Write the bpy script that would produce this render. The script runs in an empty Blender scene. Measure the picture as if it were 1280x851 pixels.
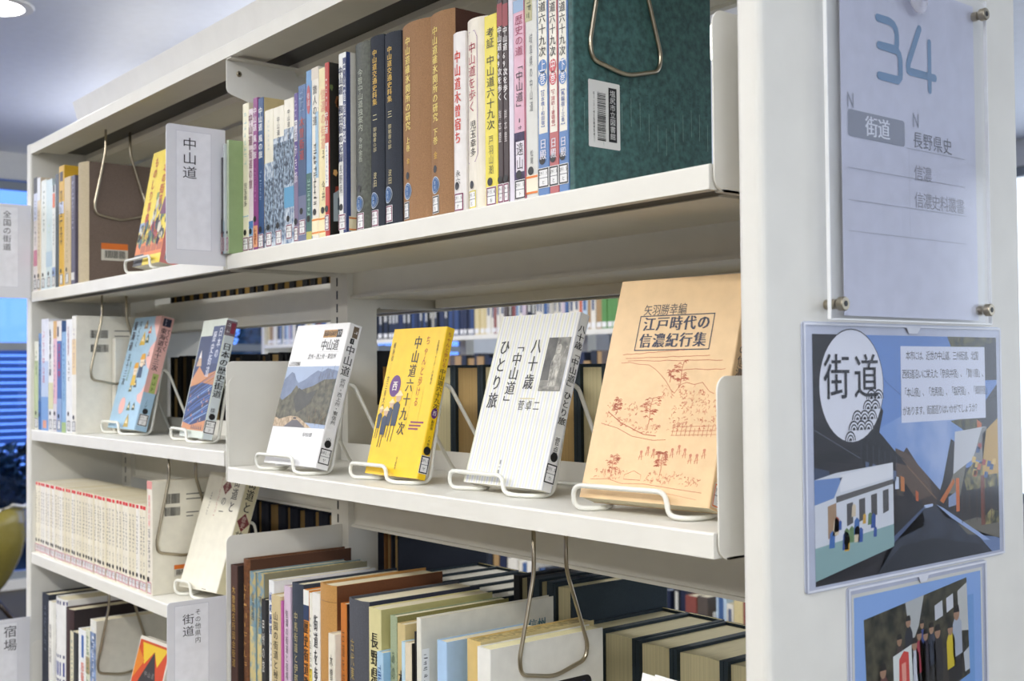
import bpy, bmesh, math, random
from mathutils import Vector, Matrix
random.seed(7)
PI = math.pi
SC = bpy.context.scene
COL = SC.collection

# ------------------------------------------------------------------ camera
cam_d = bpy.data.cameras.new('camera'); cam = bpy.data.objects.new('camera', cam_d); COL.objects.link(cam)
YAW, PITCH, ROLL = map(math.radians, (38.967, 1.4535, -0.4932))
_f = Vector((-math.cos(YAW)*math.cos(PITCH), math.sin(YAW)*math.cos(PITCH), math.sin(PITCH)))
_r = Vector((math.sin(YAW), math.cos(YAW), 0)); _u = _r.cross(_f)
_c, _s = math.cos(ROLL), math.sin(ROLL)
_R = _c*_r + _s*_u; _U = -_s*_r + _c*_u
m = Matrix.Identity(4)
for i in range(3):
    m[i][0], m[i][1], m[i][2] = _R[i], _U[i], -_f[i]
m[0][3], m[1][3], m[2][3] = .6296, -.7153, 1.35
cam.matrix_world = m
cam_d.sensor_width = 36; cam_d.sensor_fit = 'HORIZONTAL'; cam_d.lens = 1444.7*36/1280
cam_d.clip_start = .02; cam_d.clip_end = 100
cam_d.dof.use_dof = True; cam_d.dof.focus_distance = 1.26; cam_d.dof.aperture_fstop = 10
SC.camera = cam

# ------------------------------------------------------------------ world, exposure
w = bpy.data.worlds.new('daylight'); SC.world = w; w.use_nodes = True
bg = w.node_tree.nodes['Background']; bg.inputs[0].default_value = (.90, .94, 1, 1); bg.inputs[1].default_value = 2.15
SC.view_settings.view_transform = 'Standard'; SC.view_settings.look = 'None'
SC.view_settings.exposure = 0.07; SC.view_settings.gamma = 1; SC.view_settings.use_curve_mapping = False
LAMP_W, CEIL_FILL, LAMP_C = 13, 13, (1, .975, .92)      # watts per strip light, watts of the added ceiling fill, colour

# ------------------------------------------------------------------ materials
def lin(h):
    h = h.lstrip('#'); o = []
    for i in (0, 2, 4):
        c = int(h[i:i+2], 16)/255
        o.append(c/12.92 if c <= .04045 else ((c+.055)/1.055)**2.4)
    return (*o, 1)
_M = {}
def M(col, kind='paper'):
    """procedural material: kind = paper, print, cloth, gloss, metal, paint, wire, pages, leather"""
    k = (col, kind)
    if k in _M: return _M[k]
    mt = bpy.data.materials.new(kind+'_'+col.strip('#')); mt.use_nodes = True; nt = mt.node_tree; N = nt.nodes; L = nt.links
    b = N['Principled BSDF']; c = lin(col)
    rough, var, sc, bump, metal = {'paper': (.45, .06, 60, 0, 0), 'print': (.45, 0, 0, 0, 0), 'cloth': (.8, .22, 900, .25, 0), 'gloss': (.2, .05, 40, 0, 0),
        'metal': (.28, .04, 30, 0, 1), 'paint': (.42, .03, 25, 0, 0), 'wire': (.3, .02, 50, 0, 0), 'pages': (.8, .12, 0, .12, 0),
        'leather': (.5, .45, 260, .3, 0), 'washi': (.6, .55, 170, 0, 0), 'worn': (.7, .8, 70, .1, 0), 'photo': (.4, .9, 120, 0, 0), 'bush': (.6, 1.0, 60, .5, 0), 'carpet': (.9, .3, 300, .4, 0)}[kind]
    b.inputs['Roughness'].default_value = rough; b.inputs['Metallic'].default_value = metal
    if kind in ('print',):
        b.inputs['Base Color'].default_value = c; _M[k] = mt; return mt
    tc = N.new('ShaderNodeTexCoord')
    if kind == 'pages':
        mp = N.new('ShaderNodeMapping'); L.new(tc.outputs['Object'], mp.inputs[0]); mp.inputs['Scale'].default_value = (900, 25, 6)
        tx = N.new('ShaderNodeTexNoise'); tx.inputs['Scale'].default_value = 1.0; tx.inputs['Detail'].default_value = 3; L.new(mp.outputs[0], tx.inputs[0])
    else:
        tx = N.new('ShaderNodeTexNoise'); tx.inputs['Scale'].default_value = sc; tx.inputs['Detail'].default_value = 4; L.new(tc.outputs['Object'], tx.inputs[0])
    cr = N.new('ShaderNodeValToRGB'); L.new(tx.outputs[0], cr.inputs[0])
    cr.color_ramp.elements[0].position = .3; cr.color_ramp.elements[1].position = .7
    lo = [max(0, x*(1-var)) for x in c[:3]]; hi = [min(1, x*(1+var*.6)) for x in c[:3]]
    if kind == 'washi': lo, hi = [x*.55 for x in c[:3]], [min(1, x*1.35) for x in c[:3]]
    cr.color_ramp.elements[0].color = (*lo, 1); cr.color_ramp.elements[1].color = (*hi, 1)
    L.new(cr.outputs[0], b.inputs['Base Color'])
    if bump:
        bp = N.new('ShaderNodeBump'); bp.inputs['Strength'].default_value = bump; bp.inputs['Distance'].default_value = .001
        L.new(tx.outputs[0], bp.inputs['Height']); L.new(bp.outputs[0], b.inputs['Normal'])
    _M[k] = mt; return mt
def mix_mat(name, colA, colB, scale, lo=.4, hi=.6, rough=.45, stretch=(1, 1, 1)):
    """two printed colours mottled together"""
    mt = bpy.data.materials.new(name); mt.use_nodes = True; N = mt.node_tree.nodes; L = mt.node_tree.links; b = N['Principled BSDF']
    tc = N.new('ShaderNodeTexCoord'); mp = N.new('ShaderNodeMapping'); mp.inputs['Scale'].default_value = stretch; L.new(tc.outputs['Object'], mp.inputs[0])
    tx = N.new('ShaderNodeTexNoise'); tx.inputs['Scale'].default_value = scale; tx.inputs['Detail'].default_value = 5; L.new(mp.outputs[0], tx.inputs[0])
    cr = N.new('ShaderNodeValToRGB'); cr.color_ramp.elements[0].position = lo; cr.color_ramp.elements[1].position = hi
    cr.color_ramp.elements[0].color = lin(colA); cr.color_ramp.elements[1].color = lin(colB); L.new(tx.outputs[0], cr.inputs[0]); L.new(cr.outputs[0], b.inputs['Base Color'])
    b.inputs['Roughness'].default_value = rough; return mt
def emit_mat(name, col, s):
    mt = bpy.data.materials.new(name); mt.use_nodes = True; nt = mt.node_tree; nt.nodes.clear()
    e = nt.nodes.new('ShaderNodeEmission'); e.inputs[0].default_value = (*col, 1); e.inputs[1].default_value = s
    o = nt.nodes.new('ShaderNodeOutputMaterial'); nt.links.new(e.outputs[0], o.inputs[0]); return mt
def clear_mat(name, tint, gloss, rough=.02, haze=0):
    """thin clear sheet: transparent with a fresnel reflection"""
    mt = bpy.data.materials.new(name); mt.use_nodes = True; nt = mt.node_tree; nt.nodes.clear(); N = nt.nodes; L = nt.links
    t = N.new('ShaderNodeBsdfTransparent'); t.inputs[0].default_value = (*tint, 1)
    g = N.new('ShaderNodeBsdfGlossy'); g.inputs['Roughness'].default_value = rough
    lw = N.new('ShaderNodeLayerWeight'); lw.inputs[0].default_value = .5; pw = N.new('ShaderNodeMath'); pw.operation = 'POWER'; pw.inputs[1].default_value = 5; L.new(lw.outputs['Facing'], pw.inputs[0])
    f0 = ((gloss-1)/(gloss+1))**2; fr = N.new('ShaderNodeMath'); fr.operation = 'MULTIPLY_ADD'; L.new(pw.outputs[0], fr.inputs[0]); fr.inputs[1].default_value = 1-f0; fr.inputs[2].default_value = f0
    mx = N.new('ShaderNodeMixShader'); L.new(fr.outputs[0], mx.inputs[0]); L.new(t.outputs[0], mx.inputs[1]); L.new(g.outputs[0], mx.inputs[2])
    last = mx
    if haze:
        d = N.new('ShaderNodeBsdfDiffuse'); d.inputs[0].default_value = (.9, .9, .95, 1)
        m2 = N.new('ShaderNodeMixShader'); m2.inputs[0].default_value = haze; L.new(mx.outputs[0], m2.inputs[1]); L.new(d.outputs[0], m2.inputs[2]); last = m2
    o = N.new('ShaderNodeOutputMaterial'); L.new(last.outputs[0], o.inputs[0]); return mt
WHITE = M('#e4e2da', 'paint'); STEEL = M('#b3a995', 'metal'); WIRE = M('#e6e6de', 'wire'); BLACK = M('#15161a', 'print'); INK = M('#1b1b20', 'print')
DARKGAP = M('#0d0d0d', 'paint')

# ------------------------------------------------------------------ glyphs
_G = {}
def glyph(ch, bold=0.0):
    k = (ch, bold)
    if k in _G: return _G[k]
    cu = bpy.data.curves.new('glyph', 'FONT'); cu.body = ch; cu.fill_mode = 'FRONT'; cu.resolution_u = 2; cu.offset = bold
    ob = bpy.data.objects.new('glyph', cu); COL.objects.link(ob)
    dg = bpy.context.evaluated_depsgraph_get(); me = bpy.data.meshes.new_from_object(ob.evaluated_get(dg))
    vs = [(v.co.x, v.co.y) for v in me.vertices]; fs = [tuple(p.vertices) for p in me.polygons]
    bpy.data.objects.remove(ob); bpy.data.curves.remove(cu); bpy.data.meshes.remove(me)
    _G[k] = (vs, fs); return _G[k]
_v = glyph('国')[0]; GX0, GX1 = min(v[0] for v in _v), max(v[0] for v in _v); GY0, GY1 = min(v[1] for v in _v), max(v[1] for v in _v)
EM = (GX1-GX0)/.83                       # the width of the square a full-width character fills
CX, CY = (GX0+GX1)/2, (GY0+GY1)/2

# ------------------------------------------------------------------ mesh builder
class Fr:
    """a flat printing frame: origin, right, up; layers rise along right x up"""
    def __init__(s, o, r, u, warp=None, step=.00012): s.step = step; s.o, s.r, s.u = Vector(o), Vector(r), Vector(u); s.n = s.r.cross(s.u).normalized(); s.warp = warp
    def p(s, a, b, l=1):
        q = s.o + s.r*a + s.u*b + s.n*(s.step*l)
        return s.warp(q) if s.warp else q
class MB:
    def __init__(s): s.v, s.f, s.m, s.sm, s.mats = [], [], [], [], []
    def mi(s, mat):
        if mat not in s.mats: s.mats.append(mat)
        return s.mats.index(mat)
    def add(s, vs, fs, mat, smooth=False):
        b = len(s.v); s.v += [tuple(v) for v in vs]; i = s.mi(mat)
        for f in fs: s.f.append(tuple(b+k for k in f)); s.m.append(i); s.sm.append(smooth)
    def box(s, x0, x1, y0, y1, z0, z1, mat):
        vs = [(x, y, z) for z in (z0, z1) for y in (y0, y1) for x in (x0, x1)]
        s.add(vs, [(0, 2, 3, 1), (4, 5, 7, 6), (0, 1, 5, 4), (2, 6, 7, 3), (0, 4, 6, 2), (1, 3, 7, 5)], mat)
    def prism(s, pts, a0, a1, mat, axis='z', facemat=None, capmat=None):
        """outline pts swept along an axis; pts are (x,y) for z, (y,z) for x, (x,z) for y"""
        n = len(pts)
        P = {'z': lambda p, a: (p[0], p[1], a), 'x': lambda p, a: (a, p[0], p[1]), 'y': lambda p, a: (p[0], a, p[1])}[axis]
        area = sum(pts[i][0]*pts[(i+1) % n][1]-pts[(i+1) % n][0]*pts[i][1] for i in range(n))
        if (area < 0) != (axis == 'y'): pts = pts[::-1]
        vs = [P(p, a0) for p in pts]+[P(p, a1) for p in pts]
        for i in range(n):
            j = (i+1) % n; q = [vs[i], vs[j], vs[n+j], vs[n+i]]
            s.add(q, [(0, 1, 2, 3)], facemat(pts[i], pts[j]) if facemat and facemat(pts[i], pts[j]) else mat)
        from mathutils.geometry import tessellate_polygon
        tri = tessellate_polygon([[Vector((*p, 0)) for p in pts]])
        def up(t):
            a, b, c = (pts[k] for k in t); return (b[0]-a[0])*(c[1]-a[1])-(b[1]-a[1])*(c[0]-a[0]) > 0
        tri = [t if up(t) != (axis == 'y') else t[::-1] for t in tri]
        s.add(vs, [tuple(k for k in t[::-1]) for t in tri]+[tuple(k+n for k in t) for t in tri], capmat or mat)
    def tube(s, path, r, mat, seg=8, closed=False, caps=True):
        P = [Vector(p) for p in path]; n = len(P); rings = []
        t0 = (P[1]-P[0]).normalized(); a = t0.orthogonal().normalized()
        for i in range(n):
            if closed: t = (P[(i+1) % n]-P[i-1]).normalized()
            else: t = (P[min(i+1, n-1)]-P[max(i-1, 0)]).normalized()
            a = (a-t*a.dot(t)).normalized(); b = t.cross(a)
            rings.append([P[i]+(a*math.cos(2*PI*k/seg)+b*math.sin(2*PI*k/seg))*r for k in range(seg)])
        vs = [v for g in rings for v in g]; fs = []
        for i in range(n if closed else n-1):
            j = (i+1) % n
            off = 0
            if closed and j == 0: off = min(range(seg), key=lambda o: (rings[0][o]-rings[i][0]).length)
            for k in range(seg): fs.append((i*seg+k, i*seg+(k+1) % seg, j*seg+(k+1+off) % seg, j*seg+(k+off) % seg))
        if not closed and caps: fs += [tuple(range(seg))[::-1], tuple((n-1)*seg+k for k in range(seg))]
        s.add(vs, fs, mat, True)
    def lathe(s, prof, c, mat, seg=24, axis='z', caps=True):
        vs = []; n = len(prof)
        for r, h in prof:
            for k in range(seg):
                a = 2*PI*k/seg; q = (r*math.cos(a), r*math.sin(a), h)
                if axis == 'x': q = (h, r*math.cos(a), r*math.sin(a))
                vs.append((c[0]+q[0], c[1]+q[1], c[2]+q[2]))
        fs = [(i*seg+k, i*seg+(k+1) % seg, (i+1)*seg+(k+1) % seg, (i+1)*seg+k) for i in range(n-1) for k in range(seg)]
        if caps: fs += [tuple(range(seg))[::-1], tuple((n-1)*seg+k for k in range(seg))]
        s.add(vs, fs, mat, False)
    # flat printing
    def rect(s, F, x0, x1, y0, y1, mat, l=1):
        n = 6 if F.warp else 1; vs = []; 
        for i in range(n+1):
            x = x0+(x1-x0)*i/n; vs += [F.p(x, y0, l), F.p(x, y1, l)]
        s.add(vs, [(2*i, 2*i+2, 2*i+3, 2*i+1) for i in range(n)], mat)
    def poly(s, F, pts, mat, l=1):
        from mathutils.geometry import tessellate_polygon
        tri = tessellate_polygon([[Vector((*p, 0)) for p in pts]]); out = []
        for t in tri:
            a, b, c = (pts[k] for k in t); out.append(t if (b[0]-a[0])*(c[1]-a[1])-(b[1]-a[1])*(c[0]-a[0]) > 0 else t[::-1])
        s.add([F.p(x, y, l) for x, y in pts], out, mat)
    def disc(s, F, x, y, r, mat, l=1, ry=None, seg=20): s.poly(F, [(x+r*math.cos(2*PI*k/seg), y+(ry or r)*math.sin(2*PI*k/seg)) for k in range(seg)], mat, l)
    def rrect(s, F, x0, x1, y0, y1, r, mat, l=1):
        s.poly(F, rr(x0, x1, y0, y1, r), mat, l)
    def frame(s, F, x0, x1, y0, y1, t, mat, l=1):
        s.rect(F, x0, x1, y0, y0+t, mat, l); s.rect(F, x0, x1, y1-t, y1, mat, l); s.rect(F, x0, x0+t, y0+t, y1-t, mat, l); s.rect(F, x1-t, x1, y0+t, y1-t, mat, l)
    def stroke(s, F, pts, wd, mat, l=1, round_=False):
        vs = []; n = len(pts)
        for i in range(n):
            a = pts[max(i-1, 0)]; b = pts[min(i+1, n-1)]; dx, dy = b[0]-a[0], b[1]-a[1]; q = math.hypot(dx, dy) or 1
            k = 1.0
            if 0 < i < n-1:
                d1 = Vector((pts[i][0]-a[0], pts[i][1]-a[1])); d2 = Vector((b[0]-pts[i][0], b[1]-pts[i][1]))
                if d1.length and d2.length: k = min(1.6, 1/max(.35, math.cos(d1.angle(d2)/2)))
            nx, ny = -dy/q*wd/2*k, dx/q*wd/2*k
            vs += [F.p(pts[i][0]-nx, pts[i][1]-ny, l), F.p(pts[i][0]+nx, pts[i][1]+ny, l)]
        s.add(vs, [(2*i, 2*i+2, 2*i+3, 2*i+1) for i in range(n-1)], mat)
        if round_:
            for p in (pts[0], pts[-1]): s.disc(F, p[0], p[1], wd/2, mat, l+.35, seg=14)
    def char(s, F, ch, cx, cy, size, mat, sx=1, bold=0, l=2, rot=False, skew=0):
        vs, fs = glyph(ch); k = size/EM; d = bold*size*1.1
        for q in ((-d, d) if bold else (0,)):
            o = []
            for x, y in vs:
                u, v = (x-CX)*k, (y-CY)*k
                if rot: u, v = v, -u
                o.append(F.p(cx+u*sx+skew*v+q, cy+v, l+(.4 if q > 0 else 0)))
            s.add(o, fs, mat)
    def vtext(s, F, txt, cx, top, bot, mat, wmax=None, sx=None, bold=0, l=2, fill=.98, skew=0):
        """a column of characters from top down to bot"""
        n = len(txt); p = (top-bot)/max(n, 1); sz = p*fill
        if sx is None: sx = min(1.25, wmax/sz) if wmax else 1
        for i, ch in enumerate(txt):
            if ch == ' ' : continue
            cy = top-p*(i+.5)
            s.char(F, ch, cx+skew*(cy-top), cy, sz, mat, sx, bold, l, rot=ch in '「」ー（）【】〜-・' and ch != '・')
    def htext(s, F, txt, x0, cy, size, mat, pitch=None, sx=1, bold=0, l=2):
        x = x0
        for ch in txt:
            pw = (pitch or size*sx)
            if ord(ch) < 256: 
                pw *= .58
            if ch != ' ': s.char(F, ch, x+pw/2 if ord(ch) >= 256 else x+pw/2+0*size, cy, size, mat, sx, bold, l) if ord(ch) >= 256 else s.latin(F, ch, x+pw/2, cy, size, mat, sx, bold, l)
            x += pw
        return x
    def latin(s, F, ch, cx, cy, size, mat, sx=1, bold=0, l=2):
        vs, fs = glyph(ch); k = size/EM; a = [v[0] for v in vs]; mx = (min(a)+max(a))/2
        s.add([F.p(cx+(x-mx)*k*sx, cy+(y-CY+.02)*k, l) for x, y in vs], fs, mat)
    def build(s, name, parent=None, bevel=0, loc=None):
        me = bpy.data.meshes.new(name); me.from_pydata(s.v, [], s.f)
        for mt in s.mats: me.materials.append(mt)
        me.polygons.foreach_set('material_index', s.m); me.polygons.foreach_set('use_smooth', s.sm); me.update()
        o = bpy.data.objects.new(name, me); COL.objects.link(o)
        if parent: o.parent = parent
        if loc: o.location = loc
        if bevel:
            bm = bmesh.new(); bm.from_mesh(me); bmesh.ops.remove_doubles(bm, verts=bm.verts, dist=1e-6); bm.to_mesh(me); bm.free()
            b = o.modifiers.new('bevel', 'BEVEL'); b.width = bevel; b.segments = 2; b.limit_method = 'ANGLE'; b.angle_limit = math.radians(40); b.harden_normals = False
        return o
def rr(x0, x1, y0, y1, r, corners='1111', seg=5):
    """rounded rectangle outline, corners in order low-left, low-right, up-right, up-left"""
    P = []
    for i, (cx, cy, a) in enumerate(((x0+r, y0+r, PI), (x1-r, y0+r, 1.5*PI), (x1-r, y1-r, 0), (x0+r, y1-r, .5*PI))):
        if corners[i] == '1': P += [(cx+r*math.cos(a+k*PI/2/seg), cy+r*math.sin(a+k*PI/2/seg)) for k in range(seg+1)]
        else: P.append(((x0, y0), (x1, y0), (x1, y1), (x0, y1))[i])
    return P
def fillet(pts, r, seg=5, closed=False):
    """a polyline with its corners rounded"""
    P = [Vector(p) for p in pts]; n = len(P); out = []
    for i in range(n):
        if not closed and i in (0, n-1): out.append(P[i]); continue
        a, b, c = P[i-1], P[i], P[(i+1) % n]; u = a-b; v = c-b; d = min(r, u.length*.48, v.length*.48)
        p, q = b+u.normalized()*d, b+v.normalized()*d
        for k in range(seg+1):
            t = k/seg; out.append(p*(1-t)**2+b*2*t*(1-t)+q*t*t)
    return out
def empty(name, loc=(0, 0, 0), rot=(0, 0, 0)):
    o = bpy.data.objects.new(name, None); COL.objects.link(o); o.location = loc; o.rotation_euler = rot; o.empty_display_size = .05; return o
def tag(o, label, cat, group=None, kind=None):
    if label: o['label'] = label
    if cat: o['category'] = cat
    if group: o['group'] = group
    if kind: o['kind'] = kind
    return o
def struct(o, label=None):
    o['kind'] = 'structure'
    if label: o['label'] = label
    return o
def ordinal(n):
    W = ['', 'first', 'second', 'third', 'fourth', 'fifth', 'sixth', 'seventh', 'eighth', 'ninth', 'tenth', 'eleventh', 'twelfth', 'thirteenth', 'fourteenth', 'fifteenth', 'sixteenth', 'seventeenth', 'eighteenth', 'nineteenth']
    T = {20: 'twentieth', 30: 'thirtieth', 40: 'fortieth', 50: 'fiftieth', 60: 'sixtieth', 70: 'seventieth', 80: 'eightieth', 90: 'ninetieth', 100: 'hundredth'}
    B = {20: 'twenty', 30: 'thirty', 40: 'forty', 50: 'fifty', 60: 'sixty', 70: 'seventy', 80: 'eighty', 90: 'ninety', 100: 'hundred and'}
    if n < 20: return W[n]
    if n in T: return T[n]
    t = n//10*10
    if n > 100: return 'hundred-and-'+ordinal(n-100)
    return B[t]+'-'+W[n-t]

# ------------------------------------------------------------------ the room
XL, XR, YF, YB, ZC = -7.0, 4.5, -4.0, 6.2, 2.75
WALL = M('#dcdcdc', 'paint'); FRAME = M('#8d949c', 'paint'); GLASS = clear_mat('window_glass', (.93, .96, 1), 1.35); SHADEBLUE = clear_mat('blue_window_glass', (.36, .54, .95), 1.35)  # left pane tint carries the blue of the shaded outdoor light
b = MB(); b.box(XL-2, XR+.1, YF-.1, YB+.1, -.1, 0, M('#4c4430', 'carpet')); struct(b.build('floor'))
b = MB(); b.box(XL-.1, XR+.1, YF-.1, YB+.1, ZC, ZC+.1, M('#dbe1f0', 'paint')); struct(b.build('ceiling'))
def wall_x(name, x, t, openings, y0, y1, WALL=WALL):
    b = MB(); ys = y0
    for (a, c, z0, z1) in sorted(openings):
        b.box(x, x+t, ys, a, 0, ZC, WALL); b.box(x, x+t, a, c, 0, z0, WALL); b.box(x, x+t, a, c, z1, ZC, WALL); ys = c
    b.box(x, x+t, ys, y1, 0, ZC, WALL); return struct(b.build(name))
def wall_y(name, y, t, openings, x0, x1, WALL=WALL):
    b = MB(); xs = x0
    for (a, c, z0, z1) in sorted(openings):
        b.box(xs, a, y, y+t, 0, ZC, WALL); b.box(a, c, y, y+t, 0, z0, WALL); b.box(a, c, y, y+t, z1, ZC, WALL); xs = c
    b.box(xs, x1, y, y+t, 0, ZC, WALL); return struct(b.build(name))
WOOD = M('#7d7263', 'paint')
WIN_L = [(-3.2, -.6, .06, 2.58), (-.4, 2.2, .06, 2.58), (2.4, 5.0, .06, 2.58)]
WIN_B = [(-6.6, -3.6, .5, 2.58), (-3.3, -.3, .5, 2.58), (0, 3.6, .5, 2.58)]
wall_x('wall_left', XL-.1, .1, WIN_L, YF, YB); WIN_R = [(-3.4, -.4, .7, 2.6), (-.1, 2.9, .7, 2.6), (3.2, 6.0, .7, 2.6)]
wall_x('wall_right', XR, .1, WIN_R, YF, YB)
wall_y('wall_back', YB, .1, WIN_B, XL, XR); wall_y('wall_front', YF-.1, .1, [], XL, XR, WOOD)
nwin = 0
for (a, c, z0, z1) in WIN_L:
    nwin += 1; b = MB()
    for y in (a, (a+c)/2-.025, c-.05): b.box(XL-.08, XL-.02, y, y+.05, z0, z1, FRAME)
    for z in (z0, 1.5, 2.1, z1-.06): b.box(XL-.078, XL-.022, a, c, z, z+.05, FRAME)
    o = struct(b.build('window_%d' % nwin)); b = MB(); b.box(XL-.053, XL-.047, a, c, z0, z1, SHADEBLUE); b.build('pane', o)
for (a, c, z0, z1) in WIN_R:
    nwin += 1; b = MB()
    for y in (a, (a+c)/2-.025, c-.05): b.box(XR+.02, XR+.08, y, y+.05, z0, z1, FRAME)
    for z in (z0, z1-.06): b.box(XR+.022, XR+.078, a, c, z, z+.06, FRAME)
    o = struct(b.build('window_%d' % nwin)); b = MB(); b.box(XR+.047, XR+.053, a, c, z0, z1, GLASS); b.build('pane', o)
for (a, c, z0, z1) in WIN_B:
    nwin += 1; b = MB()
    for x in (a, (a+c)/2-.025, c-.05): b.box(x, x+.05, YB+.02, YB+.08, z0, z1, FRAME)
    for z in (z0, z1-.06): b.box(a, c, YB+.022, YB+.078, z, z+.06, FRAME)
    o = struct(b.build('window_%d' % nwin)); b = MB(); b.box(a, c, YB+.047, YB+.053, z0, z1, GLASS); b.build('pane', o)

# outside the left windows: pale terrace, a clipped bush and a slatted screen
b = MB(); b.box(-13, XL-.1, -6, 9, -.12, -.02, M('#8b98ac', 'paint'))
for k in range(9): b.box(-13, XL-.1, -5.9+k*1.6, -5.88+k*1.6, -.0195, -.018, M('#7d8798', 'paint'))
for k in range(7): b.box(-12.6+k*.8, -12.58+k*.8, -6, 9, -.0195, -.018, M('#7d8798', 'paint'))
struct(b.build('terrace'))
scr = empty('slatted_screen', (-10.4, 2, -.02)); tag(scr, 'pale louvred screen outside beyond the left windows', 'screen')
b = MB()
for k in range(26): b.box(-.02, .02, -6, 5, .06+k*.062, .06+k*.062+.045, M('#8d9ab0', 'paint'))
b.build('slat_panel', scr); b = MB()
for y in (-6, -3.5, -1, 1.5, 4.5): b = MB(); b.box(.02, .06, y, y+.06, 0, 1.72, M('#9aa3b3', 'paint')); b.build('support_post', scr)
def bush(name, c, r, label, n, seed):
    rnd = random.Random(seed); b = MB(); mats = [M('#3d4a33', 'bush'), M('#2c3827', 'bush'), M('#55634a', 'bush')]
    for i in range(n):
        d = Vector((rnd.gauss(0, 1), rnd.gauss(0, 1), rnd.gauss(0, 1))).normalized()*rnd.uniform(.75, 1.02)
        p = Vector((d.x*r[0], d.y*r[1], max(-.95, d.z)*r[2])); q = Vector((rnd.gauss(0, 1), rnd.gauss(0, 1), rnd.gauss(0, 1))).normalized(); t = q.orthogonal().normalized(); s = rnd.uniform(.03, .06)
        b.add([p-t*s, p+q*s*.4, p+t*s, p-q*s*.4], [(0, 1, 2, 3)], mats[i % 3])
    o = empty(name, c); b.build('foliage', o); b = MB(); b.lathe([(r[0]*.7, -.6*r[2]), (r[0]*.86, 0), (r[0]*.6, r[2]*.7)], (0, 0, 0), mats[1], 10); b.tube([(0, 0, -r[2]-.02), (0, 0, 0)], .04, M('#4a3a2a', 'cloth')); b.build('stem', o)
    tag(o, label, 'bush'); return o
bush('clipped_bush', (-8.6, 1.55, .43), (.5, 1.0, .42), 'dark clipped bush on the terrace outside the left window', 2600, 3)
bush('leafy_shrub', (-9.2, 4.6, 1.1), (.8, .9, 1.15), 'tall leafy shrub outside, seen past the end of the far bookcase', 2600, 5)

# ceiling lamps
LAMP = emit_mat('lamp_glow', (1, .97, .92), 7)
def strip_lamp(x, y, label):
    o = empty('ceiling_light', (x, y, 2.2)); tag(o, label, 'ceiling light', 'strip lights on the ceiling')
    b = MB(); b.box(-.64, .64, -.13, .13, -.03, 0, M('#e8e8e8', 'paint')); b.build('housing', o); b = MB(); b.tube([(-.5, 0, 0), (-.5, 0, ZC-2.2)], .004, STEEL, 6); b.build('suspension_rod', o); b = MB(); b.tube([(.5, 0, 0), (.5, 0, ZC-2.2)], .004, STEEL, 6); b.build('suspension_rod', o)  # unseen fixtures, hung low on added rods so the ceiling fill spreads
    b = MB(); b.box(-.62, .62, -.11, .11, -.034, -.0305, LAMP); b.build('diffuser', o)
    l = bpy.data.lights.new('strip', 'AREA'); l.shape = 'RECTANGLE'; l.size = 1.24; l.size_y = .22; l.energy = LAMP_W; l.color = LAMP_C
    lo = bpy.data.objects.new('strip', l); COL.objects.link(lo); lo.parent = o; lo.location = (0, 0, -.04)
    l = bpy.data.lights.new('ceiling_fill', 'AREA'); l.shape = 'RECTANGLE'; l.size = 1.24; l.size_y = .22; l.energy = CEIL_FILL if y < 0 else CEIL_FILL*.42; l.color = LAMP_C  # upward fill added only to brighten the ceiling
    lo = bpy.data.objects.new('ceiling_fill', l); COL.objects.link(lo); lo.parent = o; lo.location = (0, 0, .01); lo.rotation_euler = (PI, 0, 0)
for ys in (-2.7, -1.15, 1.5):
    for xs in (-5.2, -3.3, -1.4, .5, 2.4):
        if ys > 0 and xs == .5: continue
        strip_lamp(xs, ys, 'long white strip light on the ceiling above the aisles')
o = empty('downlight', (-3.98, .5, ZC)); tag(o, 'round recessed downlight glowing on the ceiling at upper left', 'ceiling light')
b = MB(); b.lathe([(.145, -.0005), (.140, -.007), (.108, -.010), (.108, -.001)], (0, 0, 0), M('#e2e2e4', 'paint'), 32, caps=False); b.build('trim_ring', o)
b = MB(); b.lathe([(.1075, -.008), (.1075, -.002)], (0, 0, 0), emit_mat('downlight_glow', (1, .98, .95), 14), 32); b.build('lens', o)
l = bpy.data.lights.new('down', 'AREA'); l.shape = 'DISK'; l.size = .24; l.energy = 14; l.color = LAMP_C
lo = bpy.data.objects.new('down', l); COL.objects.link(lo); lo.parent = o; lo.location = (0, 0, -.02)

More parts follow.
